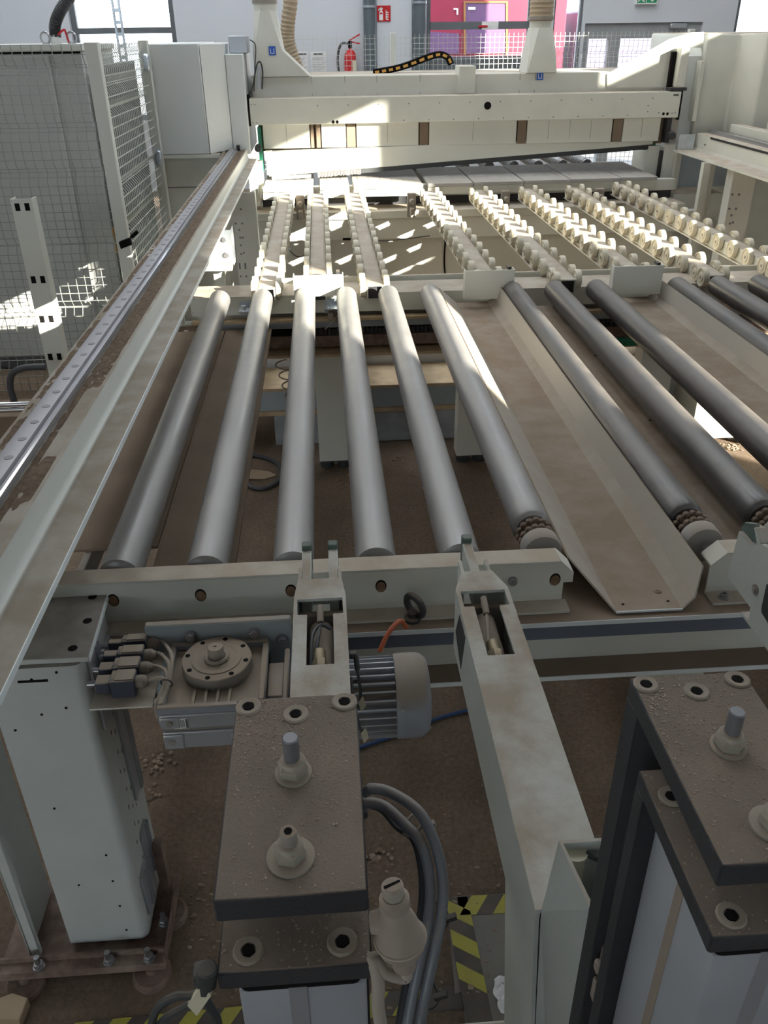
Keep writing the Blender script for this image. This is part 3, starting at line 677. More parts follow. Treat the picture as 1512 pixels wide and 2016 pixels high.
part('lower_cabinet', MB().box(-1.165, -.72, 6.34, 7.3, FL, 1.265), 'paint', t, bevel=.004)
part('shelf_lip', MB().box(-1.18, -.71, 6.29, 6.36, 1.262, 1.2845), 'paint', t)
part('panel_seam', MB().box(-1.165, -.725, 6.336, 6.34, 1.065, 1.072), 'plug', t)
t = thing('machine_hood', 'large white sheet metal hood at the right end of the saw bridge', 'hood', (3.2, 6.9, FL))
part('front_panel', MB().box(2.655, 2.80, 6.76, 7.6, 1.2, 1.83), 'hood_white', t, bevel=.004)
part('corner_strip', MB().box(2.765, 2.80, 6.68, 6.755, 1.40, 1.80), 'paint', t, bevel=.004)
part('main_box', MB().prism([(2.803, 6.72, 1.2), (2.803, 7.9, 1.2), (4.3, 7.9, 1.2), (4.3, 6.3, 1.2), (3.12, 6.45, 1.2), (3.05, 6.72, 1.2)], (0, 0, .775)), 'paint', t, bevel=.02, seg=2)
part('lower_box', MB().box(2.74, 4.2, 6.75, 7.8, FL, 1.2), 'paint', t, bevel=.004)
part('opening', MB().box(2.74, 3.15, 6.74, 6.752, .93, 1.18), 'paint_grey', t)
part('shelf', MB().box(2.62, 3.0, 6.45, 6.74, .90, .925), 'paint', t)
part('shelf_front', MB().box(2.62, 2.99, 6.45, 6.47, .78, .90), 'paint', t)
b = P(1347, 365, y=6.7)
part('inner_post', MB().box(2.66, 2.70, 6.60, 6.66, .93, 1.2), 'paint', t)

# ------------------------------------------------------------------ saw table plates
tx = [(-.428, -.075), (-.028, .181), (.212, .708), (.748, 1.072), (1.082, 1.445), (1.455, 1.795), (1.805, 2.176), (2.186, 2.46)]
pos = ['beside the left hood', 'narrow one between the first gaps', 'widest one', 'third from the right hood side, before the wide plate', 'in the middle of the right half', 'third from the right hood', 'second from the right hood', 'nearest the right hood']
for i, (a, b) in enumerate(tx):
    yf = 6.24 + .06 * (a + .43); yr = 7.04 + .07 * (a + .43)
    t = thing('table_plate', 'grey slotted saw table plate, %s counted from the left hood' % ('first', 'second', 'third', 'fourth', 'fifth', 'sixth', 'seventh', 'eighth')[i], 'table plate', ((a + b) / 2, yf + .3, 1.03), 'saw table plates under the bridge')
    part('plate', MB().box(a, b, yf, yr, 1.035, 1.06), 'table' if 'table' in MATS else 'paint_light_dust', t, bevel=.003)
    part('front_skirt', MB().box(a, b, yf + .012, yf + .03, .985, 1.035), 'paint', t)
    n = max(2, int((b - a) / .075)); m = MB()
    for k in range(n):
        x = a + (b - a) * (k + .5) / n; m.box(x - .0015, x + .0015, yf + .18, yf + .45, 1.0602, 1.0607)
    m.box(a + .01, b - .01, yf + .25, yf + .252, 1.0602, 1.0605)
    part('groove', m, 'plug', t, smooth=False, kind='stuff')
# table carrier beams
cbm = thing('table_support', 'cream welded support carrying the saw table above the wheel tracks', 'support', (1.0, 6.45, FL))
part('front_beam', MB().box(-.45, 2.62, 6.45, 6.52, .955, 1.034), 'paint_clean', cbm, bevel=.003)
part('beam_gap_shade', MB().box(-.45, 2.6, 6.46, 6.50, .90, .955), 'black_dusty', cbm)  # dark bar standing in for the shade between the two beams
part('middle_beam', MB().box(-.6, 2.62, 6.20, 6.50, .845, .90), 'paint', cbm, bevel=.003)
part('lower_beam', MB().box(-.6, 2.75, 6.22, 6.30, .70, .845), 'paint_clean', cbm, bevel=.003)
part('cover_sheet', MB().box(-.55, 2.6, 6.30, 6.31, FL + .02, .70), 'paint_clean', cbm)
for x in (.12, .95, 1.75): part('slot_handle', MB().box(x, x + .13, 6.212, 6.222, .700, .716), 'black', cbm)
part('sheet_joint', MB().tube(spline([(.88, 6.293, .70), (.876, 6.293, .5), (.90, 6.293, .3)]), .006, 6), 'black', cbm)
part('cable', MB().tube(spline([(.18, 6.20, .72), (.4, 6.20, .695), (.55, 6.20, .70), (.75, 6.2, .72)]), .004, 6), 'hose_black', cbm)
part('cable', MB().tube(spline([(-.32, 6.28, .72), (-.22, 6.2, .60), (-.06, 6.28, .62)]), .004, 6), 'hose_black', cbm)
for x in (-.185, .60, 1.27, 1.95):
    part('lifting_bracket', MB().box(x - .015, x + .045, 6.16, 6.2, .86, 1.02).cyl((x + .015, 6.1, .97), (x + .015, 6.16, .97), .018, seg=12).box(x, x + .03, 6.08, 6.16, .87, .93), 'dusty_metal', cbm, bevel=.003)
for x in (-.5, 2.5): part('leg', MB().box(x, x + .1, 6.32, 6.42, FL, .7), 'paint', cbm)

# rear rollers behind the table
rr = None
for i in range(9):
    x = .55 + i * .205
    if rr is None:
        rr = thing('rear_roller', 'grooved grey transport roller behind the saw table, ninth from the right hood', 'roller', (x, 7.4, .985), 'rear transport rollers behind the saw')
        pr = [(.038, 0)]
        for k in range(10): pr += [(.042, .002 + k * .05), (.042, .04 + k * .05), (.036, .042 + k * .05), (.036, .048 + k * .05)]
        pr += [(.042, .51), (.042, 1.5)]
        part('tube', MB().lathe((x, 7.30, 1.032), (0, 1, 0), pr, 16), 'roller', rr)
        part('axle', MB().cyl((x, 7.25, 1.032), (x, 8.87, 1.032), .012, seg=10), 'steel', rr)
    else:
        n = clone(rr, None, (x, 7.4, .985)); n['label'] = 'grooved grey transport roller behind the saw table, ' + ('eighth', 'seventh', 'sixth', 'fifth', 'fourth', 'third', 'second', 'first')[i - 1] + ' from the right hood'
fr = thing('roller_stand', 'cream stand carrying the grooved rollers behind the saw table', 'stand', (1.4, 8.0, FL))
for yy in (7.245, 8.82):
    part('rail', MB().box(.3, 2.5, yy, yy + .05, .90, 1.019), 'paint', fr)
    for x in (.35, 2.4): part('leg', MB().box(x, x + .06, yy, yy + .05, FL, .90), 'paint', fr)

# ================================================================== WHEEL TRACKS
trk = None
TX = [-.272, -.045, .208, .735, 1.08, 1.43, 1.765, 2.135]
tl = ['nearest the left guide rail', 'second from the left guide rail', 'third from the left guide rail', 'fourth from the left guide rail', 'fourth from the right guide rail', 'third from the right guide rail', 'second from the right guide rail', 'nearest the right guide rail']
WR = .0435
for i, x in enumerate(TX):
    lab = 'wheel track with two rows of cream plastic wheels, ' + tl[i]
    if trk is None:
        o3 = Vector((x, 4.95, .93))
        trk = thing('wheel_track', lab, 'wheel track', o3, 'wheel tracks feeding the saw')
        body = MB().box(x - .034, x + .034, 3.70, 6.19, 1.024, 1.029)
        for s in (-1, 1): body.box(x + s * .034 - .003, x + s * .034 + .003, 3.70, 6.19, .965, 1.029)
        part('channel', body, 'paint', trk)
        part('bottom_flange', MB().box(x - .052, x + .052, 3.74, 6.19, .958, .965), 'paint', trk)
        part('end_plate', MB().box(x - .031, x + .031, 3.72, 3.724, .966, 1.02), 'black_dusty', trk)
        wm = None; bmh = None
        for s in (-1, 1):
            for k in range(15):
                yy = 3.80 + (k - 1) * .176 + (.05 if s > 0 else 0)
                if k == 0: yy = 3.725 + (.0 if s < 0 else .03)
                c = Vector((x + s * .0535, yy, 1.0165))
                if wm is None:
                    prof = [(.008, -.0135), (WR * .45, -.0135), (WR * .5, -.0095), (WR * .8, -.0095), (WR * .86, -.0135), (WR * .97, -.0125), (WR, -.008), (WR, .008), (WR * .97, .0125), (WR * .86, .0135), (WR * .8, .0095), (WR * .5, .0095), (WR * .45, .0135), (.008, .0135)]
                    ob = part('wheel', MB().lathe(c, (1, 0, 0), prof, 20), 'wheel', trk); wm = ob; w0 = c
                    hb = part('hub_bolt', MB().lathe(c, (1, 0, 0), [(.008, -.0155), (.008, .0155)], 6), 'dusty_metal', ob); hm = hb
                else:
                    ob = wm.copy(); COL.objects.link(ob); ob.location = c - w0; OFF[ob.name] = OFF[trk.name]
                    hb = hm.copy(); COL.objects.link(hb); hb.parent = ob
        src = trk
    else:
        n = clone(src, None, (x, 4.95, .93)); n['label'] = lab
        if i == 7: n.location.y = 5.05
# ------------------------------------------------------------------ far roller beam with covers
fb = thing('roller_beam', 'dusty cream cross beam with drive chain holding the far roller ends', 'beam', (.8, 3.85, FL))
part('top_flange', MB().box(-.62, 2.75, 3.75, 3.95, .972, .982), 'paint', fb)
part('front_plate', MB().box(-.62, 2.75, 3.75, 3.758, .90, .972), 'paint_clean', fb)
part('ledge', MB().box(-.62, 2.75, 3.715, 3.76, .868, .880), 'wood_ledge', fb)
part('back_plate', MB().box(-.62, 2.75, 3.93, 3.95, .72, .972), 'paint', fb)
part('inner_strip', MB().box(-.55, 2.7, 3.772, 3.78, .822, .860), 'paint_grey', fb)
part('brown_strip', MB().box(-.55, 2.7, 3.775, 3.79, .730, .782), 'rust', fb)
part('bottom_flange', MB().box(-.62, 2.75, 3.715, 3.95, .700, .712), 'wood_ledge', fb)
part('cavity_shade', MB().box(-.62, 2.75, 3.922, 3.93, .718, .80), 'black_dusty', fb)  # dark sheet that colours in the shade inside the beam cavity
cl = MB(); x = -.1
while x < 1.4:
    for z in (.795, .811): cl.cyl((x, 3.765, z), (x, 3.785, z), .006, seg=8)
    cl.box(x - .007, x + .007, 3.761, 3.765, .790, .816); x += .0195
part('drive_chain', cl, 'black_dusty', fb, kind='stuff')
part('rear_edge', MB().box(-.3, 2.74, 3.97, 3.99, .93, 1.0), 'paint', fb)
part('rear_brace', MB().box(-.3, 2.74, 3.95, 3.97, .94, .96), 'paint', fb)
for i, (xa, xb) in enumerate(((-.15, .068), (.602, .822), (1.268, 1.492))):
    part('end_cover', MB().box(xa, xb, 3.655, 3.66, .965 if i else 1.0, 1.092).box(xa, xa + .004, 3.66, 3.70, .965 if i else 1.0, 1.092).box(xb - .004, xb, 3.66, 3.70, .965 if i else 1.0, 1.092), 'paint_clean', fb, smooth=False)
    part('cover_tab', MB().box(xb - .03, xb - .015, 3.66, 3.70, 1.092, 1.103), 'black_dusty', fb)
for x, m_ in ((-.40, 'zinc'), (-.02, 'zinc')):
    part('sensor_bracket', MB().box(x, x + .10, 3.66, 3.74, .935, .94).box(x, x + .10, 3.738, 3.742, .90, .965).cyl((x + .02, 3.70, .94), (x + .02, 3.70, .955), .012, seg=10), m_, fb)
part('sensor_wire', MB().tube(spline([(.06, 3.70, .93), (.03, 3.68, .90), (.0, 3.66, .87), (-.02, 3.66, .85)]), .003, 6), 'cable_dusty', fb)
part('sensor_body', MB().box(-.005, .02, 3.68, 3.71, .88, .92).box(.03, .055, 3.68, 3.71, .875, .91), 'valve_cream', fb, bevel=.003)
part('green_guide', MB().box(1.31, 1.40, 3.60, 3.66, .745, .765), 'green', fb)
for x in (.0, .687, 1.57, 2.3):
    part('leg', MB().box(x - .08, x + .08, 3.744, 3.749, FL + .045, .70).box(x - .08, x - .075, 3.749, 3.84, FL + .045, .70).box(x + .075, x + .08, 3.749, 3.84, FL + .045, .70), 'paint_clean', fb)
    part('foot_bolt', MB().cyl((x, 3.79, FL + .03), (x, 3.79, FL + .08), .008, seg=8).box(x - .07, x + .07, 3.755, 3.83, FL + .06, FL + .068), 'steel', fb)
    for s in (-1, 1): part('foot', MB().lathe((x + s * .043, 3.79, FL), (0, 0, 1), [(.034, 0), (.034, .026), (.028, .032), (.012, .032), (.012, .06)], 18), 'rubber', fb)
# steel beam on concrete blocks under the table
sb = thing('base_beam', 'grey steel beam on concrete blocks below the rollers', 'beam', (.5, 4.2, .275))
part('lower_flange', MB().box(-.6, 1.82, 4.04, 4.3, .277, .300), 'wood_ledge', sb)
part('web', MB().box(-.6, 1.82, 4.055, 4.07, .300, .41), 'paint_grey', sb)
part('upper_flange', MB().box(-.6, 1.82, 4.042, 4.36, .41, .425), 'wood_ledge', sb)
part('rail', MB().box(-.6, 1.82, 4.36, 4.40, .425, .50).box(-.6, 1.82, 4.34, 4.43, .50, .51), 'alu', sb)
part('rear_beam', MB().box(-.6, 2.1, 4.55, 4.7, FL, .60), 'wood_ledge', sb)
for xa, xb in ((-.313, .929), (1.19, 1.8)):
    solid('concrete_block', MB().box(xa, xb, 4.045, 4.45, FL, .275), 'concrete', 'rough grey concrete block under the steel beam, ' + ('the long one' if xa < 0 else 'the short one'), 'block', bevel=.006)
hs = [(-.235 + .028 * math.cos(k * .52) + .0009 * k, 3.70 + .02 * math.sin(k * .52), .70 - k * .0042) for k in range(95)]
solid('coil_cable', MB().tube(hs, .0035, 6), 'cable_dusty', 'thin dusty spiral cable hanging between the rollers', 'cable')
# ================================================================== GUIDE RAILS
def profile_y(mb, prof, y0, y1): return mb.prism([(x, y0, z) for x, z in prof], (0, y1 - y0, 0))
ZF, ZT = 1.22, 1.284
YE = 6.55
t = thing('guide_rail', 'long cream guide rail covered in sawdust with steel linear rail, left side of the rollers', 'guide rail', (-.58, 3.0, 1.05))
fil = [(-.538 + .018 * (1 - math.sin(a)), ZF + .002 + .018 * (1 - math.cos(a))) for a in [k * math.pi / 10 for k in range(6)]]
pr = [(-.70, ZT - .02), (-.70, ZF - .13), (-.69, ZF - .13), (-.69, ZF - .014), (-.474, ZF - .014), (-.474, ZF)] + fil + [(-.538, ZT), (-.545, ZT + .002), (-.55, ZT - .006), (-.69, ZT - .006), (-.692, ZT - .006)]
beam = part('beam', profile_y(MB(), pr, -1.2, YE), 'rail_paint' if 'rail_paint' in MATS else 'paint', t)
part('flange_edge', MB().box(-.474, -.4725, -1.2, YE, ZF - .0135, ZF - .001), 'paint_edge', beam)
zr = ZT - .006
lr = part('linear_rail', profile_y(MB(), [(-.657, zr), (-.657, zr + .014), (-.654, zr + .016), (-.618, zr + .016), (-.616, zr + .008), (-.606, zr + .008), (-.604, zr + .013), (-.598, zr + .013), (-.598, zr)], -1.2, YE - .03), 'steel_rail', t)
part('running_edge', MB().box(-.6045, -.598, -1.2, YE - .03, zr + .013, zr + .0145), 'polished', lr)
y = .30
while y < YE - .1:
    part('bolt_plug', MB().cyl((-.6325, y, zr + .0155), (-.6325, y, zr + .0168), .0090, seg=12), 'plug', lr, smooth=False)
    y += .0857
# sawdust ridges on the rail top
def dust_strip(x0, x1, y0, y1, z, hmax, nx, ny, seed, ridge):
    import mathutils.noise as mn
    mb = MB(); vs = []; fs = []
    for j in range(ny + 1):
        for i in range(nx + 1):
            u = i / nx; x = x0 + (x1 - x0) * u; yy = y0 + (y1 - y0) * j / ny
            e = min(u, 1 - u) * 4; e = min(1, e)
            n = mn.fractal(Vector((x * 38 + seed, yy * 22, 0)), 0.8, 2.1, 5) * .5 + .45
            cov = mn.fractal(Vector((x * 9 + seed * 2, yy * 2.6, 3)), 0.8, 2.0, 4)
            h = hmax * max(0.0, n) * e * ridge(u, yy, cov)
            vs.append((x, yy, z + h - .0008))
    for j in range(ny):
        for i in range(nx):
            a = j * (nx + 1) + i; fs.append((a, a + 1, a + nx + 2, a + nx + 1))
    return mb.add(vs, fs)
part('sawdust', dust_strip(-.597, -.548, .3, YE - .05, zr, .012, 14, 1400, 1.0, lambda u, y, c: (1.0 if u < .35 else max(0, min(1, (y - 1.55) * .9 + .1 + c * 1.6))) * (.55 if .36 < u < .5 else 1)), 'sawdust', beam, kind='stuff')
part('sawdust', dust_strip(-.690, -.659, .3, YE - .05, zr, .006, 8, 700, 5.0, lambda u, y, c: .35 + max(0, c)), 'sawdust', beam, kind='stuff')
part('rail_end_stop', MB().box(-.61, -.585, YE - .05, YE - .02, zr, zr + .04), 'black_dusty', t, bevel=.004)
part('end_bracket', MB().box(-.53, -.475, 6.40, 6.52, .95, ZF - .014).box(-.56, -.46, 6.35, 6.54, .93, .95), 'paint', t)
# riser blocks below the rail stand on the two supports
t2 = thing('rail_riser', 'cream spacer block between the left guide rail and its front column', 'spacer', (-.66, 1.35, 1.0))
part('block', MB().box(-.68, -.60, 1.26, 1.43, 1.002, ZF - .0145), 'paint', t2)
# far left perforated post
t = thing('perforated_post', 'pale perforated upright under the far end of the left guide rail', 'post', (-.50, 5.23, FL))
part('channel', MB().box(-.545, -.405, 5.2, 5.206, FL, 1.20).box(-.411, -.405, 5.206, 5.28, FL, 1.20).box(-.545, -.539, 5.206, 5.28, FL, 1.20), 'post_grey' if 'post_grey' in MATS else 'paint_clean', t)
h = MB()
for px, py in ((474, 412), (464, 440), (477, 440), (471, 453), (478, 468), (473, 468), (474, 483), (480, 498), (475, 500), (474, 544), (485, 544)):
    c = P(px, py, y=5.199); h.cyl((c.x, 5.1985, c.z), (c.x, 5.2005, c.z), .006, seg=8)
for px in (472, 483):
    c = P(px, 524, y=5.199); h.box(c.x - .005, c.x + .005, 5.1985, 5.2005, c.z - .018, c.z + .018)
part('hole', h, 'plug', t, smooth=False, kind='stuff')
part('foot_plate', MB().box(-.58, -.37, 5.16, 5.32, FL, FL + .012), 'paint', t)
# zinc bracket under the rail
t = thing('zinc_bracket', 'shiny zinc mounting bracket under the far left guide rail', 'bracket', (-.50, 4.32, FL))
part('bent_plate', MB().box(-.60, -.468, 4.30, 4.304, 1.01, 1.165).box(-.472, -.468, 4.304, 4.42, 1.01, 1.165), 'zinc', t)
part('shelf', MB().box(-.62, -.47, 4.22, 4.42, .985, 1.01), 'paint', t, bevel=.002)
part('stand', MB().box(-.575, -.525, 4.30, 4.36, FL, .985), 'paint', t)
part('bolt', MB().hexnut((-.50, 4.30, 1.045), (0, -1, 0), .014, .012), 'steel', t)
part('bolt', MB().hexnut((-.505, 4.30, 1.12), (0, -1, 0), .012, .010), 'steel', t)

# right guide rail
t = thing('guide_rail', 'dusty cream guide rail with dark upper tracks, right side of the wheel tracks', 'guide rail', (2.85, 4.5, 1.05))
pr = [(2.63, ZF - .014), (2.63, ZF), (2.775, ZF), (2.79, ZF + .015), (2.79, 1.325), (2.80, 1.33), (3.02, 1.33), (3.02, ZF - .12), (3.01, ZF - .12), (3.01, ZF - .014)]
part('beam', profile_y(MB(), pr, 1.5, 6.60), 'paint', t)
part('black_strip', MB().box(2.786, 2.79, 1.5, 6.35, 1.312, 1.326), 'black_dusty', t)
part('linear_rail', MB().box(2.86, 2.90, 1.5, 6.58, 1.33, 1.352), 'steel', t)
part('dark_track', MB().box(2.905, 2.96, 1.5, 6.58, 1.33, 1.345), 'black_dusty', t)
part('track_cover', MB().box(2.965, 3.04, 1.5, 6.45, 1.33, 1.40), 'paint', t, bevel=.004)
part('track_cover', MB().box(3.06, 3.14, 1.5, 6.1, 1.30, 1.445), 'paint_light_dust', t, bevel=.004)
part('zinc_end', MB().box(2.64, 2.76, 6.56, 6.565, ZF + .002, 1.325).box(2.76, 2.764, 6.565, 6.60, ZF + .002, 1.325), 'zinc', t)
h = MB()
for px, py in ((1357, 271), (1357, 286), (1387, 285), (1389, 285)):
    c = P(px, py, x=2.789); h.cyl((2.787, c.y, c.z), (2.790, c.y, c.z), .006, seg=8)
part('hole', h, 'plug', t, smooth=False, kind='stuff')
t = thing('perforated_post', 'white perforated upright under the right guide rail', 'post', (2.72, 5.75, FL))
part('channel', MB().box(2.70, 2.86, 5.70, 5.706, FL, 1.2).box(2.70, 2.706, 5.706, 5.80, FL, 1.2).box(2.854, 2.86, 5.706, 5.80, FL, 1.2), 'paint_clean', t)
h = MB()
for px, py in ((1442, 383), (1455, 383), (1436, 411), (1449, 411), (1440, 424), (1437, 440), (1443, 438)):
    c = P(px, py, y=5.699); h.cyl((c.x, 5.6985, c.z), (c.x, 5.7005, c.z), .0085, seg=8)
part('hole', h, 'plug', t, smooth=False, kind='stuff')
part('rear_channel', MB().box(2.60, 2.65, 5.95, 6.0, FL, 1.205).box(2.66, 2.70, 5.99, 6.0, FL, 1.205), 'paint', t)
part('foot_plate', MB().box(2.58, 2.9, 5.66, 6.05, FL, FL + .012), 'paint', t)

# ================================================================== FRONT LEFT COLUMN
t = thing('support_column', 'white steel column under the left guide rail on a rusty foot frame', 'column', (-.59, 1.31, FL))
poly = [(-.668, 1.235)] + [(-.508 + .02 * math.sin(a * math.pi / 10), 1.255 - .02 * math.cos(a * math.pi / 10)) for a in range(6)] + [(-.488, 1.42), (-.668, 1.42)]
part('post', MB().prism([(x, y, FL + .058) for x, y in poly], (0, 0, .826)), 'column_paint', t)
part('top_plate', MB().prism([P(px, py, z=1.0) for px, py in ((212, 1168), (174, 1294), (60, 1299))] + [Vector((-.69, 1.243, 1.0)), Vector((-.69, 1.45, 1.0))], (0, 0, -.012)), 'plate_dust', t, bevel=.0015)
part('plate_edge', MB().prism([P(px, py, z=.999) for px, py in ((214, 1168), (176, 1295), (174.4, 1294), (212.4, 1167.5))], (0, 0, -.010)), 'paint_edge', t)
for px, py in ((182, 1175), (172, 1222), (143, 1276)):
    c = P(px, py, z=1.0005); part('hole', MB().cyl((c.x, c.y, 1.0002), (c.x, c.y, 1.0006), .009, seg=14), 'black', t, smooth=False)
part('top_slot', MB().box(-.61, -.555, 1.2335, 1.235, .955, .960), 'black', t)
h = MB()
for px, py in ((62, 1338), (111, 1324), (82, 1407), (130, 1394), (30, 1438), (107, 1592), (209, 1684), (222, 1735), (236, 1784), (155, 1743), (249, 1831)):
    c = P(px, py, y=1.234); h.cyl((c.x, 1.2335, c.z), (c.x, 1.2348, c.z), .0027, seg=8)
part('hole', h, 'black', t, smooth=False, kind='stuff')
h = MB()
for k in range(30):
    z = .86 - k * .0225; yy = 1.30 + .012 * ((k * 7) % 5)
    h.box(-.4882, -.4876, yy, yy + .005, z, z + (.010 if k % 3 else .014))
part('side_hole', h, 'rust', t, smooth=False, kind='stuff')
def strip(y0, y1, z0, z1):
    m = MB().box(-.487, -.481, y0, y1, z0, z1)
    for k in range(3): m.box(-.481, -.4765, y1 - .004 - k * .008, y1 - .0005 - k * .008, z0, z1)
    return part('mounting_strip', m, 'alu', t)
strip(1.262, 1.32, .80, .98); strip(1.345, 1.40, .50, .93); strip(1.262, 1.31, .21, .34); strip(1.325, 1.37, .25, .41)
part('rust_bar', MB().box(-.474, -.452, 1.345, 1.37, FL + .058, .34), 'rust', t)
part('rear_plate', MB().box(-.757, -.735, 1.22, 1.235, FL + .042, .98).box(-.762, -.757, 1.22, 1.39, FL + .042, .98), 'column_paint', t, bevel=.003)
z = FL + .034
part('foot_frame', MB().box(-.82, -.441, 1.17, 1.196, z, z + .024).box(-.82, -.441, 1.196, 1.42, z, z + .007).box(-.82, -.441, 1.196, 1.202, z + .007, z + .038), 'rust', t)
part('side_angle', MB().box(-.475, -.438, 1.203, 1.36, z + .008, z + .016).box(-.442, -.438, 1.17, 1.36, z + .016, z + .048), 'rust', t)
for x, yy in ((-.725, 1.183), (-.568, 1.183), (-.478, 1.183), (-.459, 1.275)):
    zz = z + (.024 if yy < 1.2 else .016)
    part('bolt', MB().lathe((x, yy, zz), (0, 0, 1), [(.0135, 0), (.0135, .004)], 14).hexnut((x, yy, zz + .004), (0, 0, 1), .0115, .011).cyl((x, yy, zz + .015), (x, yy, zz + .036), .0065, seg=10), 'steel', t)
for x, yy in ((-.477, 1.178), (-.765, 1.178), (-.460, 1.328), (-.76, 1.37)):
    part('foot', MB().lathe((x, yy, FL), (0, 0, 1), [(.044, 0), (.044, .013), (.038, .019), (.012, .019), (.012, .034)], 24), 'rust', t)

# ================================================================== ROLLERS
RX = [-.471, -.287, -.102, .078, .262, .447, .812, 1.000, 1.188, 1.556, 1.745, 1.930]
rlab = ['nearest the left guide rail', 'second from the left guide rail', 'third from the left guide rail', 'fourth from the left guide rail', 'fifth from the left guide rail',
        'left of the near chip trough', 'right of the near chip trough', 'in the middle between the two chip troughs', 'left of the second chip trough', 'right of the second chip trough', 'second to the right of the second chip trough', 'third to the right of the second chip trough']
RR, RY1 = .0445, 3.66
for i, x in enumerate(RX):
    deep = i < 5
    y0 = 1.503 if deep else 1.625
    r = thing('conveyor_roller', ('grey' if i < 5 else 'dark grey') + ' steel conveyor roller, ' + rlab[i], 'roller', (x, 2.6, 1.0 - RR), 'conveyor rollers of the infeed table')
    prof = [(.030, 0), (.036, .004), (RR - .001, .012), (RR, .016)] if not deep else [(RR - .006, 0), (RR, .004)]
    L = RY1 - y0
    prof += [(RR, L - .022), (RR - .004, L - .010), (RR - .014, L - .002), (.016, L)]
    if not deep: prof = [(RR - .008, 0), (RR - .003, .008), (RR, .012), (RR, .05)] + prof[4:]
    part('tube', MB().lathe((x, y0, 1.0), (0, 1, 0), prof, 40), 'roller' if i < 6 else 'roller_low_sheen', r)
    part('axle', MB().cyl((x, 1.50, 1.0), (x, y0 + .01, 1.0), .010, seg=12).cyl((x, RY1 - .005, 1.0), (x, 3.69, 1.0), .010, seg=12), 'steel', r)
    if not deep:
        sp = MB()
        for row, yy in ((0, 1.577), (1, 1.605)):
            pts = []
            n = 28
            prof2 = []
            vs = []
            for k in range(n):
                rr_ = (.033 if k % 2 else .0385); a = 2 * math.pi * (k + row) / n
                pts.append(Vector((x + rr_ * math.cos(a), yy - .006, 1.0 + rr_ * math.sin(a))))
            sp.prism(pts, (0, .012, 0))
        part('sprocket', sp.cyl((x, 1.57, 1.0), (x, 1.626, 1.0), .027, seg=20), 'chain_dirt', r)
        cn = MB()
        for row, yy in ((0, 1.577), (1, 1.605)):
            for k in range(14):
                a = 2 * math.pi * k / 14 + row * .2
                c = Vector((x + .034 * math.cos(a), yy, 1 + .034 * math.sin(a)))
                if c.z > .975: cn.lathe(c - Vector((0, .008, 0)), (0, 1, 0), [(.005, 0), (.0085, .003), (.0085, .013), (.005, .016)], 8)
        part('chain_dirt', cn, 'chain_dirt', r, kind='stuff')
        part('collar', MB().lathe((x, 1.518, 1.0), (0, 1, 0), [(.030, 0), (.042, .004), (.044, .010), (.044, .040), (.040, .046), (.030, .048)], 32), 'collar', r)

# ================================================================== CHIP TROUGHS
def trough(xo, label):
    t = thing('chip_trough', label, 'trough', (xo + .65, 2.6, .93))
    y0, y1 = 1.386, 3.73
    pl = [(xo + .496, 1.000), (xo + .577, .929), (xo + .722, .929), (xo + .752, .950), (xo + .7665, 1.015)]
    m = MB()
    # sheet with near end cut back towards the upper edges
    yn = [1.50, y0, y0, y0 + .012, 1.42]
    n = len(pl); inner = [(xo + .500, 1.001), (xo + .579, .933), (xo + .720, .933), (xo + .748, .953), (xo + .763, 1.015)]
    vs = []
    for pf in (pl, inner):
        for k in range(n): vs.append((pf[k][0], yn[k], pf[k][1]))
        for k in range(n): vs.append((pf[k][0], y1, pf[k][1]))
    fs = []
    for k in range(n - 1):
        fs.append((k, k + 1, n + k + 1, n + k)); b = 2 * n; fs.append((b + k, b + n + k, b + n + k + 1, b + k + 1))
        fs.append((k, b + k, b + k + 1, k + 1)); fs.append((n + k, n + k + 1, b + n + k + 1, b + n + k))
    fs.append((0, n, 3 * n, 2 * n)); fs.append((n - 1, 3 * n - 1, 4 * n - 1, 2 * n - 1))
    m.add(vs, fs)
    part('sheet', m, 'trough', t, smooth=False)
    part('near_edge', MB().prism([(xo + .578, y0 - .0015, .9285), (xo + .722, y0 - .0015, .9285), (xo + .722, y0 - .0015, .9335), (xo + .578, y0 - .0015, .9335)], (0, .0015, 0)), 'paint_edge', t, smooth=False)
    h = MB()
    for x, yy in ((.60, 1.41), (.70, 1.413)): h.cyl((xo + x, yy, .9331), (xo + x, yy, .9335), .0035, seg=8)
    part('hole', h, 'black', t, smooth=False, kind='stuff')
    c = Vector((xo + .69, 1.45, .933)); part('dust_mound', MB().lathe(c, (0, 0, 1), [(.010, 0), (.007, .002), (.004, .002), (.003, .0008)], 12), 'dust_sheet', t)
    return t
trough(0, 'dusty beige folded sheet metal chip trough between the rollers, its open end in full view')
trough(.745, 'dusty beige chip trough between the rollers, running out past the right-hand clamp arm')
# grey wall between roller and trough
# small chip tray below the rollers between the troughs
t = thing('drip_tray', 'dusty brown sheet tray lying below the rollers between the troughs', 'tray', (.98, 2.6, .93))
part('sheet', MB().prism([(.845, 1.64, .945), (.865, 1.64, .928), (1.04, 1.64, .928), (1.06, 1.64, .945), (1.056, 1.64, .945), (1.038, 1.64, .932), (.867, 1.64, .932), (.849, 1.64, .945)], (0, 2.0, 0)), 'trough', t, smooth=False)
h = MB()
for px, py in ((1280, 827), (1172, 700)):
    c = P(px, py, z=.933); h.cyl((c.x, c.y, .9322), (c.x, c.y, .9326), .005, seg=8)
part('hole', h, 'black', t, smooth=False)
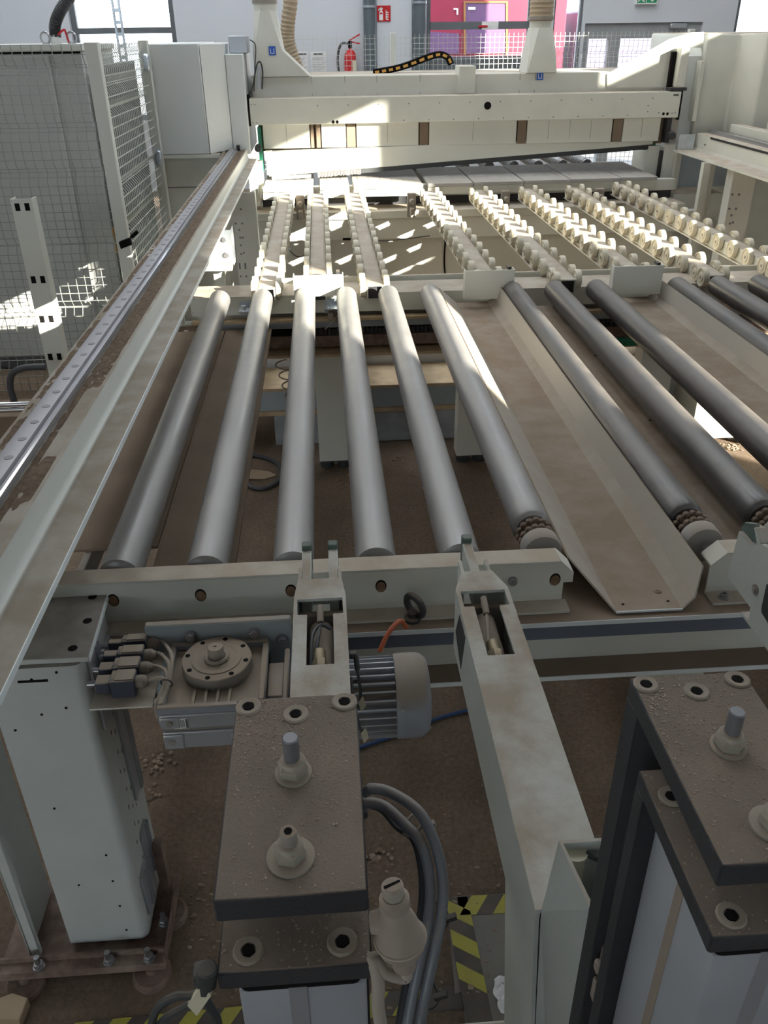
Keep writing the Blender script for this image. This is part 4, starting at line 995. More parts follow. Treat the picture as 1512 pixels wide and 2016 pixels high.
# dusty plates below the left rollers
solid('floor_plate', MB().box(-.70, -.472, 1.87, 3.69, .842, .85), 'dust_sheet', 'dusty brown sheet under the first roller, along the left guide rail', 'sheet', bevel=.001)
solid('floor_plate', MB().box(-.468, -.262, 1.58, 3.69, .842, .85), 'dust_sheet', 'dusty brown sheet under the second roller', 'sheet', bevel=.001)
mm = MB().box(-.66, -.64, 1.6, 3.74, .78, .842); mm.box(-.30, -.28, 1.6, 3.74, .78, .842); mm.box(-.66, -.28, 1.55, 1.60, .80, .842)
solid('sheet_support', mm, 'paint_grey', 'grey bars carrying the dusty sheets under the left rollers', 'support', bevel=.002)

# ================================================================== NEAR ROLLER BEARERS AND BASE BEAM
def bearer(x0, x1, label, cham_l=False, cham_r=False, holes=(), grp=None):
    t = thing('roller_bearer', label, 'bearer', ((x0 + x1) / 2, 1.47, .9255))
    zt, yf, yb, zb = 1.0255, 1.443, 1.496, .945
    c = .03
    pts = [(x0 + (c if cham_l else 0), zt), (x1 - (c if cham_r else 0), zt)]
    def face(y): return [Vector((x0, y, zb)), Vector((x1 - (.02 if cham_r else 0), y, zb)), Vector((x1 - (.02 if cham_r else 0), y, zb + .03)), Vector((x1, y, zb + .03)), Vector((x1, y, zt - (c if cham_r else 0))), Vector((x1 - (c if cham_r else 0), y, zt)), Vector((x0 + (c if cham_l else 0), y, zt)), Vector((x0, y, zt - (c if cham_l else 0)))]
    def dedup(p):
        o = []
        for q in p:
            if not o or (q - o[-1]).length > 1e-5: o.append(q)
        return o
    m = MB().prism(dedup(face(yf)), (0, .005, 0))
    part('face_plate', m, 'bearer' if 'bearer' in MATS else 'paint_clean', t, smooth=False)
    part('top_flange', MB().box(x0 + (c if cham_l else 0), x1 - (c if cham_r else 0), yf, yb, zt, zt + .0045), 'paint', t, bevel=.001)
    if cham_r: part('corner_flange', MB().prism([(x1 - c, yf, zt + .0045), (x1, yf, zt - c + .0045), (x1, yf, zt - c), (x1 - c, yf, zt)], (0, yb - yf, 0)), 'paint', t, smooth=False)
    if cham_l: part('corner_flange', MB().prism([(x0 + c, yf, zt + .0045), (x0, yf, zt - c + .0045), (x0, yf, zt - c), (x0 + c, yf, zt)], (0, yb - yf, 0)), 'paint', t, smooth=False)
    part('foot_flange', MB().box(x0, x1 - (.012 if cham_r else 0), yf - .043, yf, .9255, .931).box(x0, x1 - (.02 if cham_r else 0), yf, yf + .005, .9255, zb), 'paint', t, smooth=False)
    for px, py in holes:
        c0 = P(px, py, y=yf - .0005); h = MB(); d = MB()
        for kx in range(1):
            pts = []
            for k in range(16):
                a = 2 * math.pi * k / 16; pts.append(Vector((c0.x + .0118 * math.cos(a), yf - .0006, c0.z + .0158 * math.sin(a))))
            h.prism(pts, (0, .0005, 0))
            pts = [Vector((p.x, yf - .0010, p.z - .002)) for p in [c0 + (q - c0) * .85 for q in pts]]
            d.prism(pts, (0, .0004, 0))
        sl_ = part('slot', h, 'black', t, smooth=False); part('slot_dust', d, 'slot_rust', sl_, smooth=False)
    return t, yf
t, yf = bearer(-.62, .495, 'long cream slotted bearer plate carrying the near roller ends', False, True, ((223, 1182), (395, 1172), (573, 1163), (750, 1154), (1093, 1141)))
c = P(1009, 1143, y=yf); part('bolt', MB().lathe((c.x, yf, c.z), (0, -1, 0), [(.0105, 0), (.0105, .003)], 14).hexnut((c.x, yf - .003, c.z), (0, -1, 0), .009, .008), 'steel', t)
t, yf = bearer(.795, 1.225, 'short cream bearer plate beyond the chip trough, bolted to the base beam', True, True, ((1445, 1125),))
part('bolt', MB().lathe((.825, 1.418, .931), (0, 0, 1), [(.012, 0), (.012, .003)], 16).lathe((.825, 1.418, .934), (0, 0, 1), [(.008, 0), (.008, .008), (.0045, .008), (.004, .004), (0, .004)], 12), 'steel', t)
bearer(1.535, 2.2, 'cream bearer plate carrying the rollers right of the second chip trough', True, True)
t = thing('cross_beam', 'cream steel cross beam with dusty flanges carrying the roller bearers', 'beam', (.9, 1.47, .762))
part('top_flange', MB().box(-.66, 2.9, 1.371, 1.62, .9135, .925), 'dust_sheet', t)
part('flange_edge', MB().box(-.66, 2.9, 1.3695, 1.371, .9135, .9245), 'paint_edge', t, smooth=False)
part('web', MB().box(-.66, 2.9, 1.43, 1.445, .777, .9135), 'paint_clean', t)
part('web_strip', MB().box(-.66, 2.9, 1.428, 1.43, .834, .9135), 'paint_blue_grey', t)
part('bottom_flange', MB().box(-.66, 2.9, 1.371, 1.62, .765, .777), 'dust_sheet', t)
part('flange_edge', MB().box(-.66, 2.9, 1.3695, 1.371, .765, .7765), 'paint_edge', t, smooth=False)
for x in (-.66, .75, 2.2): part('leg', MB().box(x, x + .1, 1.47, 1.57, FL, .765), 'paint', t)
c = (.147, 1.405, .925)
e = thing('eye_bolt', 'black steel lifting eye bolt on the cross beam between the clamp arms', 'eye bolt', c)
part('shank', MB().lathe(c, (0, 0, 1), [(.018, 0), (.018, .006), (.011, .010), (.011, .020)], 16), 'black_dusty', e)
part('ring', MB().torus((.152, 1.41, .957), (.75, .6, .1), .024, .0075, 24, 10), 'black_dusty', e)
# ================================================================== PUSHER BEAM, CLAMP ARMS (near side)
solid('pusher_beam', MB().box(-.62, 2.95, .24, .66, .60, .775), 'paint', 'cream pusher beam behind the clamp units, spanning the table', 'beam', bevel=.006)
def arm(x0, x1, label, near, fork, tower=False):
    xc = (x0 + x1) / 2; zt, zb, th = 1.13, 1.0, .006
    t = thing('panel_clamp', label, 'clamp', (xc, .9, .775), None)
    ye, ys = 1.215, 1.275; hw = .040 if fork else .028
    m = MB()
    # side walls with a tapering shoulder
    for s, xo in ((-1, x0), (1, x1)):
        a, b = (xo, xo + th) if s < 0 else (xo - th, xo)
        m.box(a, b, near, ye + .005, zb, zt - th)
        xi = xc + s * hw
        m.prism([(xo, ye + .005, zb), (xi, ys, zb), (xi - s * th, ys, zb), (xo - s * th, ye + .005, zb)], (0, 0, zt - th - zb))
        m.box(min(xi, xi - s * th), max(xi, xi - s * th), ys, ys + .045, zb + .02, zt - .005)
    # top plate with the keyhole window
    wy0, wy1, wy2 = 1.033, 1.166, 1.212
    w1, w2 = .0225, .040
    m.box(x0, x1, near, wy0, zt - th, zt)
    for s in (-1, 1):
        xo = x0 if s < 0 else x1
        m.box(min(xo, xc + s * w1), max(xo, xc + s * w1), wy0, wy1, zt - th, zt)
        m.box(min(xo, xc + s * w2), max(xo, xc + s * w2), wy1, wy2, zt - th, zt)
    m.box(x0, x1, wy2, ye + .005, zt - th, zt)
    m.prism([(x0, ye + .005, zt - th), (x1, ye + .005, zt - th), (xc + hw, ys, zt - th), (xc - hw, ys, zt - th)], (0, 0, th))
    m.box(x0 + th, x1 - th, near, ye, zb, zb + th)
    body = part('arm_body', m, 'arm_paint', t, smooth=False)
    part('inner_plate', MB().box(x0 + th, x1 - th, 1.20, 1.214, zb + .006, 1.10), 'gear_dust', t)
    part('inner_floor', MB().box(x0 + th, x1 - th, 1.0, 1.20, zb + .006, zb + .03), 'gear_dust', t)
    for s in ((-1, 1) if fork else (0,)):
        xf = xc + s * .0255 + (.0 if fork else .0)
        fg = part('finger', MB().box(xf - .009, xf + .009, 1.235, 1.398, 1.062, 1.122), 'arm_paint', t, bevel=.002)
        part('pad', MB().box(xf - .0095, xf + .0095, 1.385, 1.405, 1.068, 1.132), 'pad_green', fg, bevel=.002)
        part('finger_edge', MB().box(xf - .0095, xf + .0095, 1.398, 1.4045, 1.062, 1.068), 'arm_paint', fg)
    if fork:
        part('fork_bridge', MB().box(xc - .016, xc + .016, 1.29, 1.30, 1.06, 1.10), 'arm_paint', t)
    # cylinder with fitting and hose seen through the window
    part('cylinder', MB().cyl((xc, 1.04, 1.075), (xc, 1.19, 1.075), .021, seg=18), 'dusty_metal', t)
    part('fitting', MB().cyl((xc - .002, 1.04, 1.098), (xc - .002, 1.095, 1.105), .0105, seg=10).hexnut((xc - .002, 1.055, 1.1), (0, 1, .1), .0125, .02), 'brass', t)
    part('plug', MB().cyl((xc, 1.165, 1.112), (xc, 1.20, 1.122), .006, seg=10), 'valve_cream', t)
    part('hose', MB().tube(spline([(xc, 1.165, 1.112), (xc - .004, 1.13, 1.108), (xc - .010, 1.09, 1.10), (xc - .012, 1.045, 1.09)]), .0032, 8), 'cable_dusty' if not fork else 'hose_black', t)
    if fork:
        part('hose', MB().tube(spline([(xc + .018, 1.155, 1.105), (xc + .0, 1.158, 1.112), (xc - .014, 1.13, 1.11), (xc - .017, 1.06, 1.10)]), .0032, 8), 'hose_black', t)
    # post down to the pusher beam
    if not tower: part('post', MB().box(x0, x1, near, near + .035, .775, 1.0), 'arm_paint', t, bevel=.002)
    else:
        part('side_plate', MB().prism([(x0 - .0005, near, zt - .001), (x0 - .0005, .512, .775), (x0 - .0005, .655, .775), (x0 - .0005, .72, zb + .002), (x0 - .0005, .72, zt - .001)], (.005, 0, 0)), 'arm_paint', t, smooth=False)
        zr_ = 1.243; A, B = P(1100, 1655, z=zr_), P(1162, 1790, z=zr_); xr_ = .300
        V = Vector((x0 + .006, near - .002, zt)); V2 = Vector((x0 + .006, .518, .775)); A2 = Vector((A.x, A.y, .775)); B2 = Vector((B.x, B.y, .775))
        C, D = Vector((xr_, B.y, zr_)), Vector((xr_, A.y, zr_)); C2, D2 = Vector((xr_, B.y, .775)), Vector((xr_, A.y, .775))
        e = .004
        ia, ib, ic, idd = A + Vector((e, -e, 0)), B + Vector((e, e, 0)), C + Vector((-e, e, 0)), D + Vector((-e, -e, 0))
        fl_ = [Vector((p.x, p.y, 1.08)) for p in (ia, ib, ic, idd)]
        part('cup_housing', MB().add([A, B, C, D, V, V2, A2, B2, C2, D2, ia, ib, ic, idd] + fl_,
             [(0, 4, 1), (4, 5, 7, 1), (1, 7, 8, 2), (2, 8, 9, 3), (3, 9, 6, 0), (0, 6, 5, 4), (6, 9, 8, 7, 5),
              (0, 1, 11, 10), (1, 2, 12, 11), (2, 3, 13, 12), (3, 0, 10, 13), (10, 11, 15, 14), (11, 12, 16, 15), (12, 13, 17, 16), (13, 10, 14, 17), (14, 15, 16, 17)]), 'arm_paint', t, smooth=False)
        part('housing_shade', MB().prism([p + Vector((0, 0, .001)) for p in fl_], (0, 0, .004)), 'black', t, smooth=False)  # black plate, paints the darkness at the bottom of the housing
        c = P(1133, 1676, z=1.232); part('cup', MB().lathe((c.x, c.y, 1.086), (0, 0, 1), [(.0115, 0), (.0115, .140), (.0132, .142), (.0132, .146)], 20), 'tag_cream', t)
        part('cable', MB().tube(spline([(c.x + .011, c.y - .002, 1.232), (c.x + .020, c.y - .006, 1.226), (xr_ - .006, c.y - .010, 1.215)]), .0025, 6), 'hose_black', t)
        # flat dark patch painted as the shade of a recess in the left cheek
        part('recess_shade', MB().prism([(x0 - .0006, 1.10, 1.115), (x0 - .0006, 1.165, 1.115), (x0 - .0006, 1.20, 1.05), (x0 - .0006, 1.13, 1.02)], (.0006, 0, 0)), 'black_dusty', t, smooth=False)
    return t
arm(-.085, .007, 'cream clamp arm with a two-pronged tip and open top window beside the motor', .512, True)
arm(.205, .300, 'long cream clamp arm with a single tip between the black clamp units', .585, False, True)
# right-hand arm, a deep side plate with one pad
XA = .70
t = thing('panel_clamp', 'cream clamp arm with a deep side plate and green pad beyond the trough end', 'clamp', (.75, 1.0, .775))
pp = [P(px, py, x=XA) for px, py in ((1455, 1046), (1432, 1134), (1477, 1196), (1474, 1225), (1535, 1310))]
pp += [Vector((XA, .66, .95)), Vector((XA, .60, .78)), Vector((XA, .53, .78)), Vector((XA, .53, 1.11))] + [P(px, py, x=XA) for px, py in ((1512, 1079), (1500, 1071), (1479, 1075))]
part('side_plate', MB().prism(pp, (.008, 0, 0)), 'arm_paint', t, smooth=False)
part('side_plate', MB().prism([p + Vector((.085, 0, 0)) for p in pp], (.008, 0, 0)), 'arm_paint', t, smooth=False)
part('top_plate', MB().box(XA + .008, XA + .085, .53, 1.15, 1.095, 1.10), 'arm_paint', t)
c0, c1 = P(1470, 1032, x=XA + .006), P(1487, 1072, x=XA + .006)
fg = part('finger', MB().prism([P(px, py, x=XA + .009) for px, py in ((1459, 1040), (1470, 1031), (1488, 1040), (1498, 1070), (1492, 1076), (1478, 1070))], (.02, 0, 0)), 'arm_paint', t, bevel=.001)
part('pad', MB().prism([P(px, py, x=XA + .008) for px, py in ((1457, 1040), (1466, 1028), (1482, 1031), (1489, 1070), (1478, 1066))], (.012, 0, 0)), 'pad_green', fg, bevel=.001)
c = P(1488, 1161, x=XA); part('pivot_screw', MB().cyl((XA - .002, c.y, c.z), (XA, c.y, c.z), .010, seg=14).cyl((XA - .005, c.y, c.z), (XA - .002, c.y, c.z), .005, seg=8), 'dusty_metal', t)
part('side_window', MB().prism([P(px, py, x=XA - .0008) for px, py in ((1509, 1150), (1499, 1196), (1499, 1206), (1520, 1240), (1560, 1240), (1560, 1150))], (.0008, 0, 0)), 'black_dusty', t, smooth=False)

# ================================================================== BLACK CLAMP UNITS (pneumatic cylinders, nearest)
ZP, ZH = 1.544, 1.4913          # top faces of the upper plate and of the head plate
def clamp_unit(x0, label):
    """x0: left edge of the top plate, 95 mm wide"""
    x1 = x0 + .0948; xc = (x0 + x1) / 2
    t = thing('clamp_unit', label, 'clamp unit', (xc, .41, .775))
    tp = part('top_plate', MB().box(x0, x1, .327, .505, ZP - .0207, ZP), 'black_steel', t, bevel=.0015)
    def csk(x, y, z, par):
        s = part('countersunk_screw', MB().lathe((x, y, z), (0, 0, 1), [(.0100, 0), (.0100, .0009), (.0088, .0019), (.0050, .0013), (.0044, .0003)], 24), 'dusty_nut', par)
        part('hex_socket', MB().lathe((x, y, z + .0004), (0, 0, 1), [(.0046, 0), (.0046, .0010)], 6), 'black', s)
    for dx, y in ((.010, .495), (.047, .4838), (.085, .4945)): csk(x0 + dx, y, ZP, tp)
    for dx, y, rw, rn, hs in ((.0467, .4246, .0132, .0112, .0342), (.0467, .3548, .0155, .0105, .0240)):
        ox = x0 + dx
        nu = part('nut', MB().lathe((ox, y, ZP), (0, 0, 1), [(rw, 0), (rw, .0018), (rw - .0008, .0022)], 28).hexnut((ox, y, ZP + .0022), (0, 0, 1), rn, .0092).lathe((ox, y, ZP + .0112), (0, 0, 1), [(rn * .82, 0), (rn * .74, .0034), (rn * .62, .0042)], 20), 'dusty_nut', tp)
        n = int((hs - .009) / .0012)
        part('stud', MB().lathe((ox, y, ZP + .007), (0, 0, 1), [(.0058, 0)] + [(.0058 - (.0004 if k % 2 else 0), .003 + k * .0012) for k in range(n)] + [(.0050, hs - .006)], 18), 'stud' if y > .4 else 'dusty_metal', nu)
        if y < .4: part('stud_hole', MB().cyl((ox, y, ZP + .007 + hs - .0059), (ox, y, ZP + .007 + hs - .0055), .0026, seg=10), 'black', nu)
    part('back_plate', MB().box(x0, x1, .479, .505, .775, ZP - .0208), 'black_steel', t, bevel=.001)
    h2 = part('head_plate', MB().box(x0 - .002, x1 + .001, .3135, .456, ZH - .0171, ZH), 'black_steel', t, bevel=.0015)
    for dx, y in ((.017, .3278), (.077, .3292), (.014, .4275), (.080, .4275)): csk(x0 + dx, y, ZH, h2)
    part('head_block', MB().box(x0 + .0085, x1 - .0057, .320, .438, ZH - .0356, ZH - .0172), 'black', t, bevel=.006, seg=3)
    part('guide_plate', MB().box(x0 - .002, x1 + .001, .4385, .456, .775, ZH - .0172), 'black_steel', t, bevel=.001)
    cy = part('cylinder', MB().box(x0 + .0078, x1 - .003, .3207, .431, .775, ZH - .0330), 'cylinder_alu', t, bevel=.004, seg=2)
    part('slot_strip', MB().box(xc - .0068, xc + .0053, .3196, .321, .775, ZH - .0300), 'alu', cy)
    part('side_slot', MB().box(x0 + .0070, x0 + .0080, .370, .381, .775, ZH - .0300), 'hose_dusty', cy)
    rs = random.Random(int((x0 + 1) * 1000)); g1 = MB(); g2 = MB()
    for k in range(560):
        s = rs.uniform(.0003, .0007); x = rs.uniform(x0 + .002, x1 - .002); y = rs.uniform(.329, .503); a = rs.uniform(0, 3)
        if k % 3: y = .503 - abs(rs.gauss(0, .05)); x = x0 + .002 + abs(rs.gauss(0, .036))
        if not (x0 + .002 < x < x1 - .002 and .329 < y < .503): continue
        g1.obox((x, y, ZP + s * .4), (s * math.cos(a), s * math.sin(a), 0), (-s * math.sin(a), s * math.cos(a), 0), (0, 0, s * .5))
    for k in range(460):
        s = rs.uniform(.0003, .0008); x = rs.uniform(x0, x1 - .001); y = rs.uniform(.315, .454); a = rs.uniform(0, 3)
        g2.obox((x, y, ZH + s * .4), (s * math.cos(a), s * math.sin(a), 0), (-s * math.sin(a), s * math.cos(a), 0), (0, 0, s * .5))
    part('dust_grains', g1, 'grain', tp, smooth=False, kind='stuff'); part('dust_grains', g2, 'grain', h2, smooth=False, kind='stuff')
    part('piston_rod', MB().cyl((xc, .388, ZH), (xc, .388, ZP - .0208), .0085, seg=16), 'steel', t)
    return t
tL = clamp_unit(-.0866, 'black clamp unit with a dusty top plate and two nuts, in front of the motor')
tR = clamp_unit(.2305, 'black clamp unit with a dusty top plate, right of the long clamp arm')
# valve with hose in the gap between the two plates of the right unit
q = lambda px, py, y=.466: P(px, py, y=y)
c = q(1205, 1905)
part('valve_body', MB().box(c.x - .010, c.x + .010, .458, .477, c.z - .022, c.z + .022).cyl((c.x + .004, .467, c.z + .022), (c.x + .004, .467, c.z + .034), .0075, seg=10).box(c.x - .017, c.x - .010, .460, .472, c.z - .004, c.z + .009).box(c.x - .014, c.x + .006, .458, .474, c.z - .055, c.z - .024), 'valve_cream', tR, bevel=.002)
part('hose', MB().tube(spline([q(1217, 1880), q(1216, 1820), q(1224, 1770), q(1246, 1730), q(1262, 1700)]), .0040, 8), 'cable_dusty', tR)
# plug with cable at the left unit
q = lambda px, py, y=.3135: P(px, py, y=y)
part('sensor_plug', MB().box(-.104, -.0905, .3135, .3256, 1.474, 1.490).cyl(q(408, 1905), q(402, 1952), .0068, .0046, seg=12), 'rubber', tL, bevel=.0015)
part('cable_tag', MB().obox(q(393, 1965, .311), (q(408, 1945) - q(380, 1985)) * .5, (0, .0018, 0), (q(403, 1975) - q(385, 1955)) * .5), 'tag_cream', tL)
part('cable', MB().tube(spline([q(400, 1950), q(375, 1960), q(345, 1962), q(315, 1980), q(300, 2010), q(298, 2060)]), .0028, 8), 'rubber', tL)
part('cable', MB().tube(spline([q(395, 1965), q(360, 1985), q(325, 2005), q(305, 2035), q(300, 2080)]), .0026, 8), 'rubber', tL)
part('cable', MB().tube(spline([q(398, 1960), q(415, 1985), q(428, 2010), q(430, 2060)]), .0030, 8), 'rubber', tL)
# pressure valve and hoses at the right of the left unit
V = P(787, 1838, y=.319)
t = thing('pressure_valve', 'dust covered cream pressure valve on the side of the left clamp unit', 'valve', V - Vector((0, 0, .06)))
ax = Vector((-.10, .10, 1)).normalized()
prf = [(.008, 0), (.011, .004), (.012, .018), (.0165, .022), (.021, .030), (.0225, .038), (.0225, .042), (.0205, .045), (.0185, .055), (.015, .066), (.0125, .070), (.0115, .078), (.0135, .081), (.0135, .089), (.010, .092)]
part('body', MB().lathe(V - ax * .032, ax, [(r * .70, h * .71) for r, h in prf], 28), 'valve_cream', t)
part('bonnet_ring', MB().torus(V - ax * .0035, ax, .0158, .0012, 28, 8), 'dusty_nut', t)
part('screw_cap', MB().lathe(V + ax * .0328, ax, [(.006, 0), (.0068, .003), (.0068, .0085), (.0053, .010)], 20), 'dusty_nut', t)
part('screw_slot', MB().obox(V + ax * .0429, (.005, .002, 0), (-.0003, .0007, 0), ax * .0004), 'black', t)
pe = Vector((.0092, .325, V.z + .004))
part('side_port', MB().cyl(pe, V + Vector((-.006, .005, .006)), .0068, .0088, seg=16).torus(pe + Vector((.006, -.001, 0)), (1, 0, 0), .0082, .0014, 18, 6), 'valve_cream', t)
part('elbow', MB().tube(spline([V - ax * .032, V - ax * .040 + Vector((-.001, 0, 0)), V - ax * .034 + Vector((-.013, 0, 0)), V - ax * .020 + Vector((-.019, 0, 0)), (.0125, .3135, 1.472), (.0120, .312, 1.445), (.0165, .306, 1.395), (.022, .30, 1.345)]), .0044, 10), 'cable_dusty', t)
def bundle(off):
    pts = [(715, 1560), (760, 1566), (815, 1604), (848, 1660), (864, 1730), (862, 1800), (850, 1865), (832, 1950), (818, 2030), (812, 2120)]
    return [P(px + off * (.35 if i < 2 else .9), py + off * (-1.0 if i < 3 else -.15), y=.470 - .017 * max(0, i - 1)) for i, (px, py) in enumerate(pts)]
t = thing('air_hose', 'bundle of grey air hoses with cable ties looping beside the left clamp unit', 'hose', P(818, 2030, y=.39))
part('hose', MB().tube([P(718, 1560, y=.472)] + spline(bundle(8))[2:], .0044, 10), 'hose_grey', t)
part('hose', MB().tube([P(718, 1590, y=.472)] + spline(bundle(-20))[2:], .0044, 10), 'hose_grey', t)
part('hose', MB().tube([P(718, 1606, y=.479)] + spline([p + Vector((0, .0086, -.0043)) for p in bundle(-34)])[2:], .0032, 8), 'hose_black', t)
for (px, py, yy, m_) in ((815, 1622, .456, 'cable_dusty'), (856, 1803, .417, 'rubber'), (838, 1955, .388, 'rubber')):
    c = P(px, py, y=yy); part('cable_tie', MB().torus(c, (.35, -.3, 1) if py > 1700 else (-.7, .2, .8), .0110, .0016, 20, 6).obox(c + Vector((.0114, -.0057, .0043)), (.005, 0, .0021), (0, .0021, 0), (-.0007, 0, .0021)), m_, t)
# cable on the left clamp arm side
t = thing('sensor_cable', 'thin black sensor cables with cream tags on the side of the two-pronged clamp arm', 'cable', P(708, 1340, y=1.05))
part('connector', MB().box(.008, .020, 1.10, 1.112, 1.08, 1.092).cyl((.019, 1.106, 1.088), (.021, 1.09, 1.065), .005, seg=10), 'rubber', t, bevel=.002)
part('cable', MB().tube(spline([(.021, 1.09, 1.065), (.024, 1.07, 1.04), (.022, 1.06, 1.015), (.012, 1.055, 1.02)]), .0028, 6), 'hose_black', t)
part('cable', MB().tube(spline([(.010, 1.09, 1.05), (.012, 1.05, 1.03), (.020, 1.03, .995), (.026, 1.02, .985)]), .0028, 6), 'hose_black', t)
for c in ((.026, 1.058, 1.018), (.028, 1.018, .985)): part('cable_tag', MB().obox(c, (.004, 0, .006), (0, .002, 0), (-.002, 0, .010)), 'tag_cream', t)

# ================================================================== GEAR MOTOR
ZG = .943
t = thing('gear_motor', 'dusty grey gear motor with round flange and finned motor below the roller bearer', 'motor', (-.1, 1.26, .80))
x0, x1, y0, y1 = -.345, -.150, 1.156, 1.348
hs = part('gear_housing', MB().box(x0, x1, y0 + .02, y1, .875, .928), 'gear_dust', t, bevel=.004)
part('frame_rim', MB().box(x0, x1, y0, y0 + .012, .90, ZG).box(x0, x1, y1 - .012, y1, .928, ZG).box(x0, x0 + .012, y0 + .012, y1 - .012, .90, ZG).box(x1 - .012, x1, y0 + .012, y1 - .012, .90, ZG), 'motor_grey', t, bevel=.002)
part('front_block', MB().box(x0 + .004, x1, y0 - .004, y0 + .02, .895, .928).box(x0 + .004, x0 + .04, y0 - .008, y0 - .004, .90, .925), 'alu', t, bevel=.002)
part('lower_block', MB().box(x0 + .006, x1, y0 - .006, y0 + .06, .848, .888).box(x0 + .006, x0 + .042, y0 - .010, y0 - .006, .85, .885), 'alu', t, bevel=.003)
part('seam', MB().box(x0 + .01, x1, y0, y0 + .05, .888, .895), 'gear_dust', t)
for z in (.913, .868): part('bolt', MB().cyl((x0 + .022, y0 - .0115, z), (x0 + .022, y0 - .0075, z), .006, seg=12), 'dusty_metal', t)
fx, fy = -.247, 1.278
fl = []
for k in range(64):
    a = 2 * math.pi * k / 64; fl.append((fx + (.067 + .0005 * math.cos(8 * a)) * math.cos(a), fy + (.067 + .0005 * math.cos(8 * a)) * math.sin(a), .928))
fg = part('flange', MB().prism(fl, (0, 0, .026)), 'gear_dust', t, bevel=.0015)
part('flange_ring', MB().lathe((fx, fy, .9530), (0, 0, 1), [(.048, 0), (.048, .0026), (.040, .0026), (.036, .0004)], 40), 'gear_dust', fg)
for k in range(8):
    a = 2 * math.pi * (k + .5) / 8 + .2
    part('hole', MB().cyl((fx + .058 * math.cos(a), fy + .058 * math.sin(a), .9541), (fx + .058 * math.cos(a), fy + .058 * math.sin(a), .9546), .0048, seg=12), 'black', fg, smooth=False)
part('shaft_ring', MB().torus((fx, fy, .957), (0, 0, 1), .020, .004, 28, 8), 'dusty_nut', fg)
part('shaft', MB().lathe((fx, fy, .95), (0, 0, 1), [(.0155, 0), (.0155, .030), (.014, .032), (.003, .032), (.003, .030), (0, .030)], 24), 'dusty_metal', t)
for k in range(4): part('rib', MB().box(-.285 + k * .022, -.280 + k * .022, y0 + .012, fy - .066, .928, .936), 'gear_dust', hs)
part('mounting_plate', MB().box(-.395, -.105, 1.350, 1.3685, .80, .983), 'paint_grey', t, bevel=.003)
for px, py in ((376, 1251), (501, 1244), (556, 1258)):
    c = P(px, py, y=1.35); part('bolt', MB().lathe((c.x, 1.35, c.z), (0, -1, 0), [(.0125, 0), (.0125, .003)], 16).hexnut((c.x, 1.347, c.z), (0, -1, 0), .0105, .009), 'steel', t)
MY, MZ = 1.245, .862
part('adapter', MB().box(-.150, -.118, MY - .05, MY + .05, MZ - .05, MZ + .06).box(-.118, -.108, MY - .075, MY + .075, MZ - .07, MZ + .075).box(-.100, -.090, MY - .07, MY + .07, MZ - .065, MZ + .07).cyl((-.12, MY, MZ), (-.06, MY, MZ), .058, seg=28), 'motor_grey', t, bevel=.003)
mbod = part('motor_body', MB().cyl((-.09, MY, MZ), (.098, MY, MZ), .064, seg=36), 'motor_grey', t)
finm = None
for k in range(30):
    a = 2 * math.pi * k / 30
    d = Vector((0, math.cos(a), math.sin(a))); n = Vector((0, -math.sin(a), math.cos(a)))
    part('fin', MB().obox(Vector((.006, MY, MZ)) + d * .071, (.088, 0, 0), d * .009, n * .0016), 'alu', mbod, smooth=False)
cw = [(.060, 0), (.081, 0), (.083, .004), (.083, .045), (.080, .055), (.072, .064), (.055, .068), (.02, .069)]
cowl = part('fan_cowl', MB().lathe((.095, MY, MZ), (1, 0, 0), cw, 48), 'motor_grey', t)
c = P(790, 1361, y=MY - .083); part('screw', MB().cyl((.105, MY - .078, MZ + .033), (.105, MY - .081, MZ + .0345), .004, seg=10), 'steel', cowl)
part('orange_label', MB().lathe((.108, MY, MZ), (1, 0, 0), [(.0834, 0), (.0834, .026)], 48), 'motor_grey', cowl)
# barcode labels
lb = part('label', MB().box(-.316, -.290, y0 - .0052, y0 - .0042, .897, .921), 'paper', t)
m = MB()
for k in range(9): m.box(-.314, -.306, y0 - .0056, y0 - .0052, .899 + k * .0022, .899 + k * .0022 + .0011 + .0006 * (k % 2))
m.box(-.295, -.2905, y0 - .0056, y0 - .0052, .898, .920)
for k in range(4): m.box(-.304 + k * .002, -.303 + k * .002, y0 - .0056, y0 - .0052, .90, .918)
part('print', m, 'ink', lb, smooth=False, kind='stuff')
lb = part('label', MB().box(-.215, -.18, y0 - .0072, y0 - .0062, .866, .876), 'paper', t)
part('print', MB().box(-.212, -.19, y0 - .0076, y0 - .0072, .868, .870).box(-.212, -.183, y0 - .0076, y0 - .0072, .872, .8735), 'ink', lb, smooth=False, kind='stuff')
solid('motor_cable', MB().tube(spline([(.07, 1.30, .93), (.09, 1.325, .955), (.115, 1.35, .965), (.13, 1.36, .94)]), .005, 8), 'cable_orange', 'orange cable entering the finned motor from behind', 'cable')

